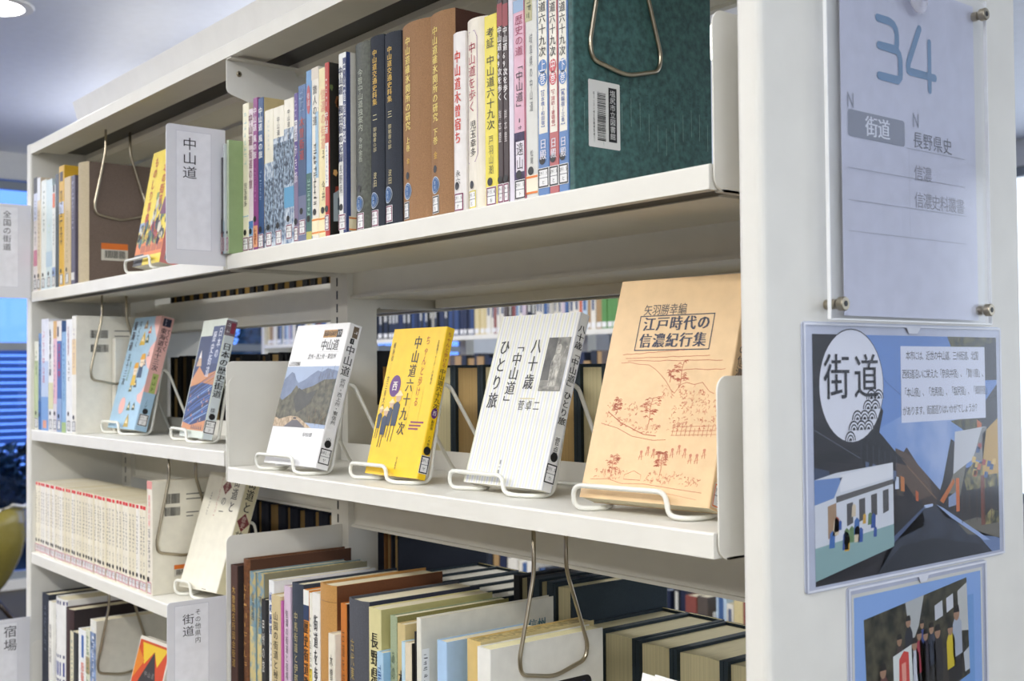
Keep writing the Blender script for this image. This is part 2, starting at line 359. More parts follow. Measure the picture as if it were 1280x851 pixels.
# ------------------------------------------------------------------ shelving
Z1, Z2R, Z2L, Z3L, Z4L, Z3R, Z0L, Z0R = 1.5169, 1.2166, 1.2378, .9907, .685, .875, .36, .5
def shelf(root, xa, xb, z, side=1, bh=.127, left_plate=None, stop=True):
    """one shelf board with its lip; side 1 faces -y, side -1 is the rear face of the unit"""
    Y = (lambda y: y) if side == 1 else (lambda y: .402-y)
    b = MB(); D = .186 if side == 1 else .155
    o = [(0, -.021), (0, -.002), (.0006, -.0006), (.002, 0), (D-.002, 0), (D-.002, .026), (D, .026), (D, -.006), (.011, -.006), (.011, -.021)]
    if not stop: o = [q for q in o if q[1] < .02 and q[0] != D-.002]; o.insert(4, (D, 0))
    b.prism([(Y(y), z+q) for y, q in o], xa+.004, xb-.004, WHITE, 'x')
    sh = b.build('shelf', root)
    b = MB(); ya, yb = sorted((Y(.042), Y(D-.004) if side == 1 else Y(.060))); b.box(xa+.03, xb-.03, ya, yb, z-.0205, z-.0062, WHITE); b.build('stiffener', sh); b = MB(); b.box(xa+.01, xb-.01, *sorted((Y(.012), Y(.0415))), z-.0195, z-.0063, M('#1c1b18', 'paint')); b.build('gap_shade_strip', sh)  # last box: near-black strip painted as the shade in the groove behind the lip
    for x in (xa+.0005, xb-.002):
        b = MB(); pl = rr(.003, .186 if side == 1 else .155, z-.0225, z+bh, .012, '1001'); b.prism([(Y(p), q) for p, q in pl], x, x+.0015, WHITE, 'x')
        fy = sorted((Y(.012), Y(D-.006))); b.box(x-.006 if x > xa+.1 else x, x+.0015 if x > xa+.1 else x+.008, fy[0], fy[1], z-.0225, z-.0205, WHITE)
        b.build('shelf_bracket', sh)
    if left_plate:
        b = MB(); b.prism(rr(.0, .1885, z-.02, z+left_plate, .010, '0001'), xa-.0012, xa+.0003, WHITE, 'x'); b.build('divider_plate', sh)
    return sh
def post(root, x, zt, w=.05, y0=.188, y1=.240):
    b = MB(); b.box(x-w/2, x+w/2, y0, y1, 0, zt, WHITE)
    z = .2
    while z < zt-.05: b.box(x-w/2+.018, x-w/2+.022, y0-.0003, y0+.0005, z, z+.013, DARKGAP); z += .02
    return b.build('post', root)
def rail(root, xa, xb, z0, z1):
    b = MB(); b.box(xa, xb, .198, .232, z0, z1, WHITE); b.box(xa, xb, .193, .237, z0-.004, z0, WHITE); return b.build('cross_rail', root)
def canopy(root, xa, xb, zt, brackets):
    b = MB()
    b.prism([(0, zt-.021), (0, zt-.002), (.002, zt), (.398, zt), (.4, zt-.002), (.4, zt-.021), (.388, zt-.021), (.388, zt-.008), (.012, zt-.008), (.012, zt-.021)], xa, xb, WHITE, 'x')
    cp = b.build('canopy', root)
    b = MB()
    for y, ye in ((.012, .063), (.29, .388)): b.box(xa+.01, xb-.01, y, ye, zt-.0165, zt-.0085, WHITE)
    b.build('under_panel', cp); b = MB(); b.box(xa+.012, xb-.012, 0.0635, .1075, zt-.0130, zt-.0083, M('#24221f', 'paint')); b.build('gap_shade_strip', cp)  # dark strip stands in for the shade in the gap under the canopy
    b = MB(); b.prism([(.108, zt-.0085), (.108, zt-.022), (.114, zt-.030), (.182, zt-.030), (.182, zt-.0085)], xa+.01, xb-.01, WHITE, 'x'); b.build('stiffener', cp)
    for x in brackets:
        b = MB(); b.prism([(.001, zt-.0215), (.001, zt-.064), (.003, zt-.069), (.008, zt-.072), (.036, zt-.080), (.186, zt-.118), (.186, zt-.0215)], x, x+.0015, WHITE, 'x')
        b.box(x, x+.016, .001, .186, zt-.0232, zt-.0215, WHITE); br = b.build('canopy_bracket', cp)
        b = MB(); b.lathe([(.0042, 0), (.0042, .0012), (.003, .002)], (x+.0015, .02, zt-.041), STEEL, 14, 'x'); b.lathe([(.0014, .0021), (.0014, .0023)], (x+.0015, .02, zt-.041), DARKGAP, 6, 'x'); b.build('screw', br)
    return cp
ZT = 1.819
unit = empty('bookshelf'); tag(unit, 'white steel double-sided library bookshelf with end panel, filling the view', 'bookshelf')
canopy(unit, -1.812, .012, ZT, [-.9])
PANEL = M('#dfded8', 'paint')
b = MB(); b.prism(rr(.0305, .0555, -.0005, .402, .007), 0, 2.02, PANEL, 'z'); b.build('end_panel', unit)
b = MB(); b.prism(rr(-1.836, -1.811, -.0005, .402, .004), 0, ZT, PANEL, 'z'); b.build('end_panel', unit)
for x in (-1.785, -.907, -.0): post(unit, x, ZT-.03, .05 if x < -.1 else .045)
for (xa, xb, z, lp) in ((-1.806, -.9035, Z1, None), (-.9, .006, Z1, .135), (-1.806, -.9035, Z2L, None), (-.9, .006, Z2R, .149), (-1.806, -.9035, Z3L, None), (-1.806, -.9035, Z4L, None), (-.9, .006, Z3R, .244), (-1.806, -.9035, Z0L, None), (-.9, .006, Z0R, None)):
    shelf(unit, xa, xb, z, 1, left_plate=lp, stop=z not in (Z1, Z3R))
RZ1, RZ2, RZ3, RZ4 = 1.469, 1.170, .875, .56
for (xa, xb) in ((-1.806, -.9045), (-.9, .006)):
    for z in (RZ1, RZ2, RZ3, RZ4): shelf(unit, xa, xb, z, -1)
rail(unit, -1.76, -.932, 1.434, 1.476); rail(unit, -.882, -.022, 1.464, 1.512)
rail(unit, -1.76, -.932, 1.136, 1.214); rail(unit, -.882, -.022, 1.120, 1.194)
rail(unit, -1.76, -.932, .93, .985); rail(unit, -.882, -.022, .80, .868)
rail(unit, -1.76, -.932, 1.735, 1.79); rail(unit, -.882, -.022, 1.768, 1.79)
rail(unit, -1.76, -.932, .62, .68); rail(unit, -1.76, -.022, .02, .1)
b = MB(); b.box(-1.81, .03, .006, .396, 0, .07, WHITE); b.build('plinth', unit)
# a long white board lying propped along the top of the canopy
hb = MB(); hb.prism([(.075, ZT+.0005), (.079, ZT+.0005), (.058, ZT+.076), (.054, ZT+.076)], -1.72, .02, M('#e6e4dd', 'paint'), 'x'); o = hb.build('header_board')
tag(o, 'long white header board standing along the top of the bookshelf', 'board')
# ------------------------------------------------------------------ the shelf signs
SIGN = M('#dcdde3', 'paint'); PAPER = M('#e9eaf0', 'paper'); PEDGE = M('#c3c5d0', 'print'); SINK = M('#2b2b33', 'print')
def shelf_sign(x, z0, z1, y0, y1, label, cols, paper):
    o = empty('shelf_sign', (x, y0, z0)); tag(o, label, 'sign', 'white shelf signs')
    h = z1-z0; d = y1-y0
    b = MB(); b.prism(rr(0, d, 0, h, .005, '1001'), 0, .0014, SIGN, 'x'); b.build('plate', o)
    F = Fr((.0014, 0, 0), (0, 1, 0), (0, 0, 1)); p = MB()
    a0, a1, c0, c1 = paper
    p.rect(F, a0, a1, c0, c1, PAPER, 1); p.frame(F, a0, a1, c0, c1, .0006, PEDGE, 2)
    for (t, cx, top, bot, wm) in cols: p.vtext(F, t, cx, top, bot, SINK, wmax=wm, l=3, fill=.92)
    p.build('paper_label', o); return o
shelf_sign(-.9018, 1.5005, 1.6945, -.0875, -.0003, 'white shelf sign lettered 中山道 at the middle of the upper shelf', [('中山道', .034, .178, .118, .022)], (.014, .066, .020, .186))
shelf_sign(-1.8085, 1.503, 1.6925, -.0965, -.001, 'white shelf sign lettered 全国の街道 at the far left of the upper shelf', [('全国の街道', .050, .176, .094, .0165)], (.008, .072, .022, .184))
shelf_sign(-.9018, .842, 1.0355, -.0865, -.0003, 'white shelf sign lettered その他県内街道 below the middle of the shelves', [('街道', .030, .176, .143, .0175), ('その他県内', .044, .181, .133, .009)], (.010, .060, .02, .188))
shelf_sign(-1.8085, .67, .8615, -.0965, -.001, 'white shelf sign lettered 宿場 at the bottom left corner', [('宿場', .058, .180, .126, .026)], (.008, .072, .022, .184))

# ------------------------------------------------------------------ wire bookends and easels
def wire_bookend(x, ztop, y0, label, drop=.158, neck=.034):
    """chrome loop hanging from the slot under the shelf above"""
    o = empty('wire_bookend', (x, y0, ztop)); tag(o, label, 'bookend', 'chrome wire bookends hanging from the shelves')
    b = MB()
    path = [(0, .022, .006), (0, .022, -neck), (0, .001, -drop+.022), (0, .004, -drop+.006), (0, .050, -drop-.003), (0, .095, -drop+.008), (0, .099, -drop+.024), (0, .068, -neck), (0, .068, .006)]
    b.tube(fillet(path, .012, 5), .0023, STEEL, 10); b.build('wire_loop', o)
    return o
def easel(x, y, z, w, yaw, label, t=.02, hgt=.118, lip=(0, .62), tilt=15, dmax=.176):
    """white coated wire book stand: a lip in front, two A shaped sides behind"""
    o = empty('book_stand', (x, y, z), (0, 0, math.radians(yaw))); tag(o, label, 'book stand', 'white wire book stands')
    r = .0024; a = math.radians(tilt); tl = math.tan(a); zb = r+.0003; lift = t*math.sin(a)+.0053
    ft = min(.135, dmax-y-w*max(0, math.sin(math.radians(yaw)))-.003)     # where the rear feet stand
    b = MB(); xl, xr = w*.10, w*.90; a0, a1 = w*lip[0]-.012, w*lip[1]
    yb = lambda zz: t/math.cos(a)+(zz-lift)*tl+(r+.0026)/math.cos(a)          # just behind the back cover
    ya = yb(hgt); yl = -r-.0012+.0025
    path = [(a1, -.0065, lift+.012), (a0, -.0065, lift+.012), (a0-.001, -.005, zb), (xl+.004, .012, zb), (xl, yb(zb)+.007, zb), (xl, ya, hgt), (xl+.001, ya+.012, hgt-.004), (xl, ft-.004, zb), (w/2, ft, zb), (xr, ft-.004, zb), (xr-.001, ya+.012, hgt-.004), (xr, ya, hgt), (xr+.003, yb(zb)+.007, zb), (xr, .004, zb), (a1+.016, -.005, zb), (a1+.003, -.007, zb+.002)]
    b.tube(fillet(path, .011, 5, True), r, WIRE, 8, closed=True); b.build('wire_frame', o)
    return o

# ------------------------------------------------------------------ books
PAGE = M('#d9d0b4', 'pages'); PAGEW = M('#e8e4d6', 'pages')
STK = M('#e6e6e6', 'print'); RIM = {'m': M('#7c2b52', 'print'), 'k': M('#17171b', 'print'), 'o': M('#e07a2c', 'print'), 'y': M('#d8cb4a', 'print'), 'p': M('#c7727a', 'print')}
NUMS = ['291.5', '682.1', '291.5', '215.2', '682.1', '291.0', '915.6']
KANA = 'とかナいおまきしたの'
rb = random.Random(11)
def squiggle(b, F, cx, top, bot, wd, mat, l=2, pitch=None, rnd=rb):
    """lettering too small to read: short pen strokes in a column"""
    p = pitch or wd*1.15; n = max(1, int((top-bot)/p))
    for i in range(n):
        c = top-(i+.5)*(top-bot)/n
        for k in range(3):
            a = rnd.uniform(-.4, .4)*wd; q = rnd.uniform(-.4, .4)*p; L = rnd.uniform(.25, .5)*wd
            if rnd.random() < .55: b.rect(F, cx+a*.3-L, cx+a*.3+L, c+q-wd*.05, c+q+wd*.06, mat, l)
            else: b.rect(F, cx+a-wd*.05, cx+a+wd*.06, c-L*.9, c+L*.9, mat, l)
def call_label(parent, F, cx, zc, wd, hh, rim, rnd=rb, num=None, kana=None):
    b = MB(); x0, x1, z0, z1 = cx-wd/2, cx+wd/2, zc-hh/2, zc+hh/2
    b.rect(F, x0-.0006, x1+.0006, z0-.0006, z1+.0006, STK, 4)
    b.frame(F, x0, x1, z0, z1, .0014, RIM[rim], 5); b.rect(F, x0, x1, zc-.0003, zc+.0003, M('#555560', 'print'), 5)
    s = min(hh*.26, wd*.42); nm = num or rnd.choice(NUMS); kn = kana or rnd.choice(KANA)
    if wd > .007:
        pw = min(wd*.86/len(nm), s*.58); 
        for i, ch in enumerate(nm): b.latin(F, ch, cx+(i-(len(nm)-1)/2)*pw, zc+hh*.24, s, INK, .8, 0, 6)
        b.char(F, kn, cx, zc-hh*.24, s*.95, INK, 1, 0, 6)
    b.build('call_number_label', parent)
def dot(parent, F, cx, zc, r=.0042):
    b = MB(); b.disc(F, cx, zc, r, BLACK, 4, seg=24); b.build('dot_sticker', parent)
def blue_round(parent, F, cx, zc, r=.0098):
    b = MB(); b.disc(F, cx, zc, r, M('#cfd6df', 'print'), 4, seg=28); b.disc(F, cx, zc, r*.88, M('#2f5f96', 'print'), 5, seg=28)
    b.disc(F, cx, zc, r*.76, M('#d5dbe4', 'print'), 6, seg=28); b.disc(F, cx, zc, r*.72, M('#2f5f96', 'print'), 7, seg=28)
    b.vtext(F, '館内', cx, zc+r*.55, zc-r*.55, M('#b9c8dc', 'print'), wmax=r*.5, l=8, fill=.9); b.build('round_sticker', parent)
def barcode(parent, F, x0, x1, y0, y1, orange=False, rnd=rb, strip=None, card=None, name='barcode_sticker'):
    b = MB(); 
    if card: b.rrect(F, *card, .002, STK, 3)
    if orange: b.rect(F, x0, x1, y1-(y1-y0)*.36, y1, M('#e0762a', 'print'), 4); b.rect(F, x0, x1, y0, y1-(y1-y0)*.36, M('#cfcabc', 'print'), 4); ya, yb_ = y0+(y1-y0)*.14, y1-(y1-y0)*.42
    else: ya, yb_ = y0, y1
    xx = x0+(x1-x0)*(.12 if orange else 0); xe = x1-(x1-x0)*(.1 if orange else 0)
    while xx < xe:
        q = rnd.choice((.0003, .0005, .0008))*((x1-x0)/.03); b.rect(F, xx, min(xx+q, xe), ya, yb_, BLACK, 5); xx += q+rnd.choice((.0003, .0005, .0008))*((x1-x0)/.03)
    b.build(name, parent)
def vbarcode(b, F, x0, x1, y0, y1, l=5, rnd=rb):
    y = y0
    while y < y1:
        q = rnd.choice((.0004, .0007, .001)); b.rect(F, x0, x1, y, min(y+q, y1), BLACK, l); y += q+rnd.choice((.0004, .0006, .0009))
def decorate(b, F, t, h, D, root, later):
    for d in D:
        k = d[0]
        if k == 'b': b.rect(F, -t/2*.995, t/2*.995, h*d[1], h*d[2], M(d[3], 'print') if isinstance(d[3], str) else d[3], d[4] if len(d) > 4 else 1)
        elif k == 'r': b.rect(F, t*(d[1]-.5), t*(d[2]-.5), h*d[3], h*d[4], M(d[5], 'print') if isinstance(d[5], str) else d[5], d[6] if len(d) > 6 else 2)
        elif k == 't':
            _, txt, a, c, col, wf = d[:6]; o = d[6] if len(d) > 6 else {}
            b.vtext(F, txt, t*o.get('cx', 0), h*a, h*c, M(col, o.get('kind', 'print')), wmax=t*wf, bold=o.get('bold', 0), l=4)
        elif k == 'q': squiggle(b, F, t*(d[6] if len(d) > 6 else 0), h*d[1], h*d[2], t*d[5] if len(d) > 5 else t*.5, M(d[3], 'print'), 4, pitch=d[4] if len(d) > 4 and d[4] else None)
        elif k == 'o': b.disc(F, t*d[1], h*d[2], t*d[3], M(d[5], 'print'), 3, ry=h*d[4])
        elif k == 'f': b.poly(F, [(t*x, h*y) for x, y in d[1]], M(d[2], 'print') if isinstance(d[2], str) else d[2], d[3] if len(d) > 3 else 2)
        elif k == 'l': b.stroke(F, [(t*x, h*y) for x, y in d[1]], d[2], M(d[3], 'print'), 4)
        else: later.append(d)
def stickers(root, F, t, later):
    for d in later:
        if d[0] == 'L': wd = min(t*.94, .0155); call_label(root, F, (t-wd)/2*(d[3] if len(d) > 3 else 0), d[2] if len(d) > 2 else .0135, wd, .0185, d[1], num=d[4] if len(d) > 4 else None, kana=d[5] if len(d) > 5 else None)
        elif d[0] == 'D': dot(root, F, t*(d[2] if len(d) > 2 else -.1), d[1], min(.0043, t*.42))
        elif d[0] == 'C': blue_round(root, F, t*(d[2] if len(d) > 2 else -.05), d[1], min(.0098, t*.46))
def book(x0, x1, yf, z, h, label, col, kind='paper', D=(), d=.128, hard=False, rnd_=0, page=None, side=None, SD=None, name='book', cat='book', group=None, lean=0, sidefn=None, parent=None, back=False):
    """a shelved book, spine to the front (-y)"""
    t = x1-x0; root = empty(name, ((x0+x1)/2, yf, z), (0, math.radians(lean), PI if back else 0)); tag(root, label, cat, group)
    cm = M(col, kind); bt = .0022 if hard else .0006; ov = .003 if hard else .0004
    bulge = min(rnd_, t*.35)
    warp = (lambda q: Vector((q.x, q.y+bulge*min(1, (q.x/(t/2))**2), q.z))) if bulge else None
    n = 10 if bulge else 1
    if bulge: fr = [(-t/2+t*i/n, bulge*((2*i/n-1)**2)) for i in range(n+1)]
    else: r = min(.0012, t*.2); fr = [(-t/2, r), (-t/2+r*.3, r*.3), (-t/2+r, 0), (t/2-r, 0), (t/2-r*.3, r*.3), (t/2, r)]
    sp = max(.0015, bt*.9)
    inner = [(t/2-bt, d), (t/2-bt, bulge+sp), (-t/2+bt, bulge+sp), (-t/2+bt, d)]
    if bulge: inner = [(t/2-bt, d), (t/2-bt, bulge+sp), (t*.25, bulge*.25+sp), (-t*.25, bulge*.25+sp), (-t/2+bt, bulge+sp), (-t/2+bt, d)]
    out = fr+[(t/2, d)]+inner+[(-t/2, d)]
    b = MB()
    sm = M(side[0], side[1]) if isinstance(side, tuple) else (M(side, kind) if side else None)
    b.prism(out, 0, h, cm, 'z', facemat=(lambda p, q: sm if sm and abs(p[0]-t/2) < 1e-6 and abs(q[0]-t/2) < 1e-6 else None))
    F = Fr((0, 0, 0), (1, 0, 0), (0, 0, 1), warp); later = []
    decorate(b, F, t, h, D, root, later)
    SF = Fr((t/2, 0, 0), (0, 1, 0), (0, 0, 1))
    if sidefn: sidefn(b, SF, d, h, root)
    b.build('cover', root)
    stickers(root, F, t, later)
    p = MB(); p.box(-t/2+bt+.0001, t/2-bt-.0001, bulge+sp+.0001, d-ov, ov, h-ov-(.0012 if not hard else 0), page or PAGE); p.build('page_block', root)
    return root

DOT = ('D', .030)
def S1(k, x0, x1, yf, h, label, col, **kw): return book(x0, x1, yf, Z1+.0004, h, label, col, **kw)
GOLD = '#d9b24a'
# ---- upper shelf, right bay, left to right
S1('a', -.8978, -.8935, -.008, .137, 'thin dark booklet with mottled spine right beside the 中山道 sign', '#4a4a50', D=[('q', .97, .42, '#e8e8e8', .006, .6), ('b', 0, .22, '#7a3b3b'), ('b', .22, .36, '#1f2226'), DOT, ('L', 'm')])
S1('b', -.8931, -.8892, -.007, .1555, 'thin pale grey-blue booklet left of the green booklet', '#c9d0d2', D=[('q', .98, .75, '#39424a', .005, .5), ('q', .62, .40, '#4a6270', .005, .4), ('b', 0, .30, '#8fa3b0'), DOT, ('L', 'm')])
S1('c', -.8886, -.8832, -.004, .161, 'short pale green booklet with plain green cover near the 中山道 sign', '#b6c3a6', side='#92aa78', D=[('q', .96, .55, '#d8ddcc', .005, .3), ('q', .5, .3, '#7f9a86', .005, .4), DOT, ('L', 'm')],
   sidefn=lambda b, F, d, h, r: [squiggle(b, F, .10, .026, .020, .012, M('#5d7050', 'print'), 2), squiggle(b, F, .10, .016, .011, .016, M('#5d7050', 'print'), 2)])
S1('D', -.8827, -.8643, .018, .2134, 'cream spined book just right of the green booklet on the upper shelf', '#ece7cc', D=[('q', .95, .58, '#a9c9c4', .009, .45), ('t', '児玉幸多', .47, .31, '#35322c', .6), ('b', .245, .25, '#7fb0d0'), DOT, ('L', 'm')])
S1('E', -.8638, -.8507, .018, .2024, 'slim pale book with broken maroon lettering left of the magenta one', '#e3d6da', D=[('t', '中山道', .97, .74, '#6d2a44', .95, {'bold': .02}), ('t', '街道の旅', .72, .44, '#7a3550', .85), ('b', .0, .17, '#7fa9cf'), ('b', .17, .22, '#4d7fbb'), DOT, ('L', 'm')])
S1('F', -.8502, -.8371, .018, .2158, 'magenta spined book with white title, near the left of its row', '#8f3f82', D=[('t', '中山道', .94, .78, '#f0e6ee', .75, {'bold': .02}), ('t', '風の旅', .76, .60, '#f0e6ee', .75, {'bold': .02}), ('q', .55, .32, '#c88bbd', .006, .4), ('b', .03, .17, '#e3a37c'), ('q', .15, .05, '#b5582a', .004, .6), ('D', .046)])
S1('G', -.8346, -.8190, .018, .2126, 'navy blue spined book with white title beside the magenta one', '#2c4f80', side='#cbb888', D=[('t', '中山道', .94, .78, '#eef1f5', .75, {'bold': .02}), ('t', '風の旅', .76, .60, '#eef1f5', .75, {'bold': .02}), ('q', .53, .33, '#9db4d4', .006, .4), DOT, ('L', 'm')])
SCAPE = mix_mat('printed_landscape', '#26364c', '#a9bdd2', 300, .42, .62, stretch=(1, 1, .5)); SCAPE2 = mix_mat('printed_landscape_pale', '#5c7699', '#cfd9e2', 200, .4, .6, stretch=(1, 1, .5))
S1('H0', -.8154, -.7898, .018, .1914, 'cream book with blue landscape print, leftmost of the three sharing it', '#e9e4d2', D=[('b', 0, .62, SCAPE2), ('b', .05, .5, SCAPE, 2), ('q', .93, .7, '#b9c2c2', .006, .2), DOT, ('L', 'm')])
S1('H1', -.7893, -.7593, .018, .1908, 'cream book with blue landscape print, middle of the three sharing it', '#ebe6d6', D=[('b', 0, .78, SCAPE2), ('b', .08, .74, SCAPE, 2), ('t', '中山道の旅', .93, .70, '#3a3a3c', .28), DOT, ('L', 'm')])
S1('H2', -.7588, -.7316, .018, .1960, 'cream book with blue landscape print, rightmost of the three sharing it', '#ebe6d6', D=[('b', .0, .80, SCAPE2), ('b', .42, .72, SCAPE, 2), ('b', .26, .40, '#5f9ec6', 2), ('t', '中山道の旅', .93, .72, '#3a3a3c', .28), ('D', .036), ('L', 'm', .0185)])
S1('I', -.7311, -.7205, .018, .1997, 'narrow purple spined book with a white title box', '#5a478c', D=[('b', 0, .45, '#80728f'), ('q', .96, .84, '#b7a9d8', .005, .5), ('r', .15, .85, .68, .82, '#e8e6ee'), ('t', '中山道', .815, .685, '#3b2d60', .7), ('t', '歩き旅', .66, .40, '#e6e0ef', .75), DOT, ('L', 'm')])
S1('J', -.7200, -.6991, .018, .2072, 'dark blue spined book with red lettering beside the purple one', '#4a6b9c', D=[('b', .0, .30, '#6d7391'), ('b', .30, .78, '#44587c'), ('t', '木曽街道', .80, .52, '#b3493e', .6, {'bold': .015}), ('q', .97, .83, '#8aa6c9', .007, .5), ('D', .042), ('L', 'm', .021)])
S1('K', -.6986, -.6844, .018, .2224, 'light blue spined book with a red oval at its top', '#6e9dcc', D=[('o', 0, .83, .36, .085, '#b55660'), ('t', '街道', .87, .79, '#d9d2d8', .45), ('b', 0, .40, '#3f6a66'), ('b', 0, .06, '#b9b35e', 2), ('q', .37, .15, '#a9cfc4', .006, .5), DOT])
S1('L', -.6839, -.6659, .018, .2231, 'white spined book with dark broken lettering, right of the light blue one', '#e6e2d6', D=[('b', .93, 1, '#d8cfc0'), ('t', '旅人の道', .90, .66, '#3a3236', .6), ('r', .55, .95, .36, .74, '#9fc0d8'), ('q', .56, .2, '#2f2f33', .007, .5), ('b', .03, .13, '#efe3c0', 2), ('r', 0, 1, .115, .125, '#e08a3a', 3), ('r', 0, 1, .04, .05, '#e08a3a', 3), ('D', .037)])
S1('M', -.6654, -.6425, .018, .2186, 'cream yellow spined book with faded pink title left of the red one', '#ecdfae', D=[('t', '信濃の街道', .88, .52, '#e2a48c', .55), ('q', .52, .46, '#2f2f33', .006, .25), ('t', '今井', .34, .22, '#3a3430', .35), ('b', .03, .13, '#f2e4b8', 2), ('r', 0, 1, .115, .125, '#e08a3a', 3), ('r', 0, 1, .04, .05, '#e08a3a', 3), ('D', .037)])
def n_side(b, F, d, h, r):
    rr_ = random.Random(5); cols = ['#7a4a28', '#c89a5a', '#5d6b3c', '#d9d2c4', '#8c3a28', '#2f2a26']
    for i in range(46):
        x, y = rr_.uniform(.004, d-.01), rr_.uniform(.05, h*.95); s = rr_.uniform(.002, .007)
        b.poly(F, [(x+s*math.cos(a)*rr_.uniform(.6, 1.2), y+s*math.sin(a)*rr_.uniform(.8, 2)) for a in (0, 1.2, 2.4, 3.6, 4.9)], M(cols[i % 6], 'print'), 1+i % 3)
    b.poly(F, [(.006, .055), (.03, .07), (.05, .066), (.05, .025), (.006, .02)], M('#9aa4a8', 'print'), 5); b.rect(F, .012, .04, .035, .05, M('#4d5a66', 'print'), 6)
S1('N', -.6400, -.6301, .012, .2198, 'red spined book with black picture cover showing, white title', '#b8352c', side='#17150f', sidefn=n_side, D=[('q', .93, .74, '#f3e9e4', .008, .45), ('t', '中山道', .72, .59, '#f5efe9', .75, {'bold': .02}), ('r', .12, .95, .29, .54, '#eceae4'), ('q', .53, .30, '#4a64a0', .005, .4), ('D', .036), ('L', 'm', .0185)])
S1('O', -.6194, -.6011, .020, .2278, 'white spined book with large navy title in two columns', '#e6e7e4', side='#e4e2d8', D=[('r', .60, 1, .0, .97, '#27356a'), ('t', '中山道 和田宿の記録', .93, .40, '#24315e', .55, {'cx': -.2, 'bold': .02}), ('t', '中山道信濃路', .95, .50, '#e9ebf2', .34, {'cx': .3}), ('r', .02, .62, .22, .40, '#d9dad6'), ('t', '長野県', .39, .23, '#3a3a40', .4, {'cx': -.2}), ('D', .036, -.2), ('L', 'm', .0175, -1)],
   sidefn=lambda b, F, d, h, r: [b.rect(F, 0, .006, 0, h, M('#3a4878', 'print'), 1), b.rect(F, .003, .02, .006, .024, M('#f0e2bc', 'print'), 2), b.rect(F, .003, .02, .021, .0225, RIM['o'], 3), b.rect(F, .003, .02, .007, .0085, RIM['o'], 3)])
HB = [('D', .0545, -.12), ('C', .036, -.12)]
S1('P', -.5882, -.5538, .022, .2325, 'thick olive grey leatherette book with faint silver title', '#43483e', kind='leather', hard=True, rnd_=.004, D=[('t', '今昔中山道独案内', .86, .53, '#aeb4a4', .34, {'kind': 'print'}), ('t', '今井金吾', .50, .37, '#aeb4a4', .28), *HB, ('L', 'm', .0145, -.2)])
S1('Q', -.5533, -.5237, .022, .2329, 'navy cloth volume with gold title, left of its matching twin', '#282e3a', kind='cloth', hard=True, rnd_=.004, D=[('t', '中山道交通史料集', .93, .64, GOLD, .46, {'bold': .025}), ('t', '二', .60, .56, '#d9cf9c', .35), ('t', '御触書の部', .53, .40, '#bdb184', .26), ('t', '波田', .30, .22, '#bdb184', .26), *HB, ('L', 'm', .0145, -.3)])
S1('R', -.5232, -.4886, .022, .2295, 'navy cloth volume with gold title, right of its matching twin', '#282e3a', kind='cloth', hard=True, rnd_=.005, D=[('t', '中山道交通史料集', .93, .64, GOLD, .40, {'bold': .025}), ('t', '三', .60, .56, '#d9cf9c', .3), ('t', '御触書の部', .53, .40, '#bdb184', .22), ('t', '波田', .30, .22, '#bdb184', .22), ('D', .0545, -.15), ('C', .039, -.15), ('L', 'm', .0165, -.4)])
S1('S', -.4881, -.4306, .022, .2310, 'thick tan brown cloth volume with gold title, left of the two', '#9d7652', kind='cloth', hard=True, rnd_=.007, side='#4c2c1f', d=.155, D=[('t', '中山道碓氷関所の研究', .935, .465, '#f3dc7c', .36, {'cx': -.17, 'bold': .03}), ('t', '上巻', .435, .36, '#f3dc7c', .26, {'cx': -.17, 'bold': .02}), ('t', '金', .33, .30, '#e3b83e', .18, {'cx': -.17}), ('D', .056, -.2), ('C', .038, -.2), ('L', 'k', .0165, -.75)])
S1('T', -.4301, -.3831, .022, .2295, 'thick tan brown cloth volume with gold title, right of the two', '#9d7652', kind='cloth', hard=True, rnd_=.006, side='#4c2c1f', d=.155, D=[('t', '中山道碓氷関所の研究', .937, .47, '#f3dc7c', .42, {'cx': -.17, 'bold': .03}), ('t', '下巻', .443, .36, '#f3dc7c', .30, {'cx': -.17, 'bold': .02}), ('t', '金', .33, .29, '#e3b83e', .2, {'cx': -.17}), ('D', .056, -.2), ('C', .038, -.2), ('L', 'k', .0165, -.6)])
S1('U', -.3747, -.3532, .016, .1954, 'white spined book with red brush title beside the tan volumes', '#e8e4e2', rnd_=.003, hard=True, D=[('t', '中山道木曽宿ち', .90, .38, '#d8402f', .52, {'bold': .02}), ('t', '永六', .24, .16, '#3a3a3a', .4), ('D', .030), ('L', 'm', .0125)])
S1('V', -.3527, -.3170, .016, .2036, 'cream spined book with red title inside a thin purple outline', '#eae3d4', rnd_=.006, hard=True, side='#3f5f7e', D=[('t', '中山道を歩く', .88, .51, '#b5394f', .42, {'cx': -.10}), ('t', '児玉幸多', .47, .28, '#33302e', .34, {'cx': -.06}), ('l', [(-.38, .255), (-.38, .90), (-.28, .935), (.06, .935), (.16, .90), (.16, .29), (.06, .255), (-.38, .255)], .0006, '#8a5a9c'), ('L', 'y', .0125, -.5), ('D', .028, -.15)])
S1('W', -.3165, -.2953, .016, .2000, 'bright yellow spined book with bold black title on the upper shelf', '#e9d84f', D=[('t', '考証', .935, .825, '#1d1c1a', .7), ('t', '中山道六十九次', .79, .40, '#1d1c1a', .72), ('t', '戸羽山瀚', .375, .17, '#77703f', .4), ('D', .027), ('L', 'm', .0118)])
for (xa, xb, h, wh) in ((-.2948, -.2861, .2144, 'left'), (-.2856, -.2770, .2120, 'right')):
    S1('X', xa, xb, .016, h, 'slim near-black book with white title, %s of the identical pair' % wh, '#3b2b2e', D=[('b', .86, .97, '#8e2f3a'), ('t', '中山道69次を歩く', .86, .50, '#f1ecec', .85, {'bold': .02}), ('t', '岸本豊', .46, .30, '#cfc6c6', .55), ('D', .027), ('L', 'm', .0125)])
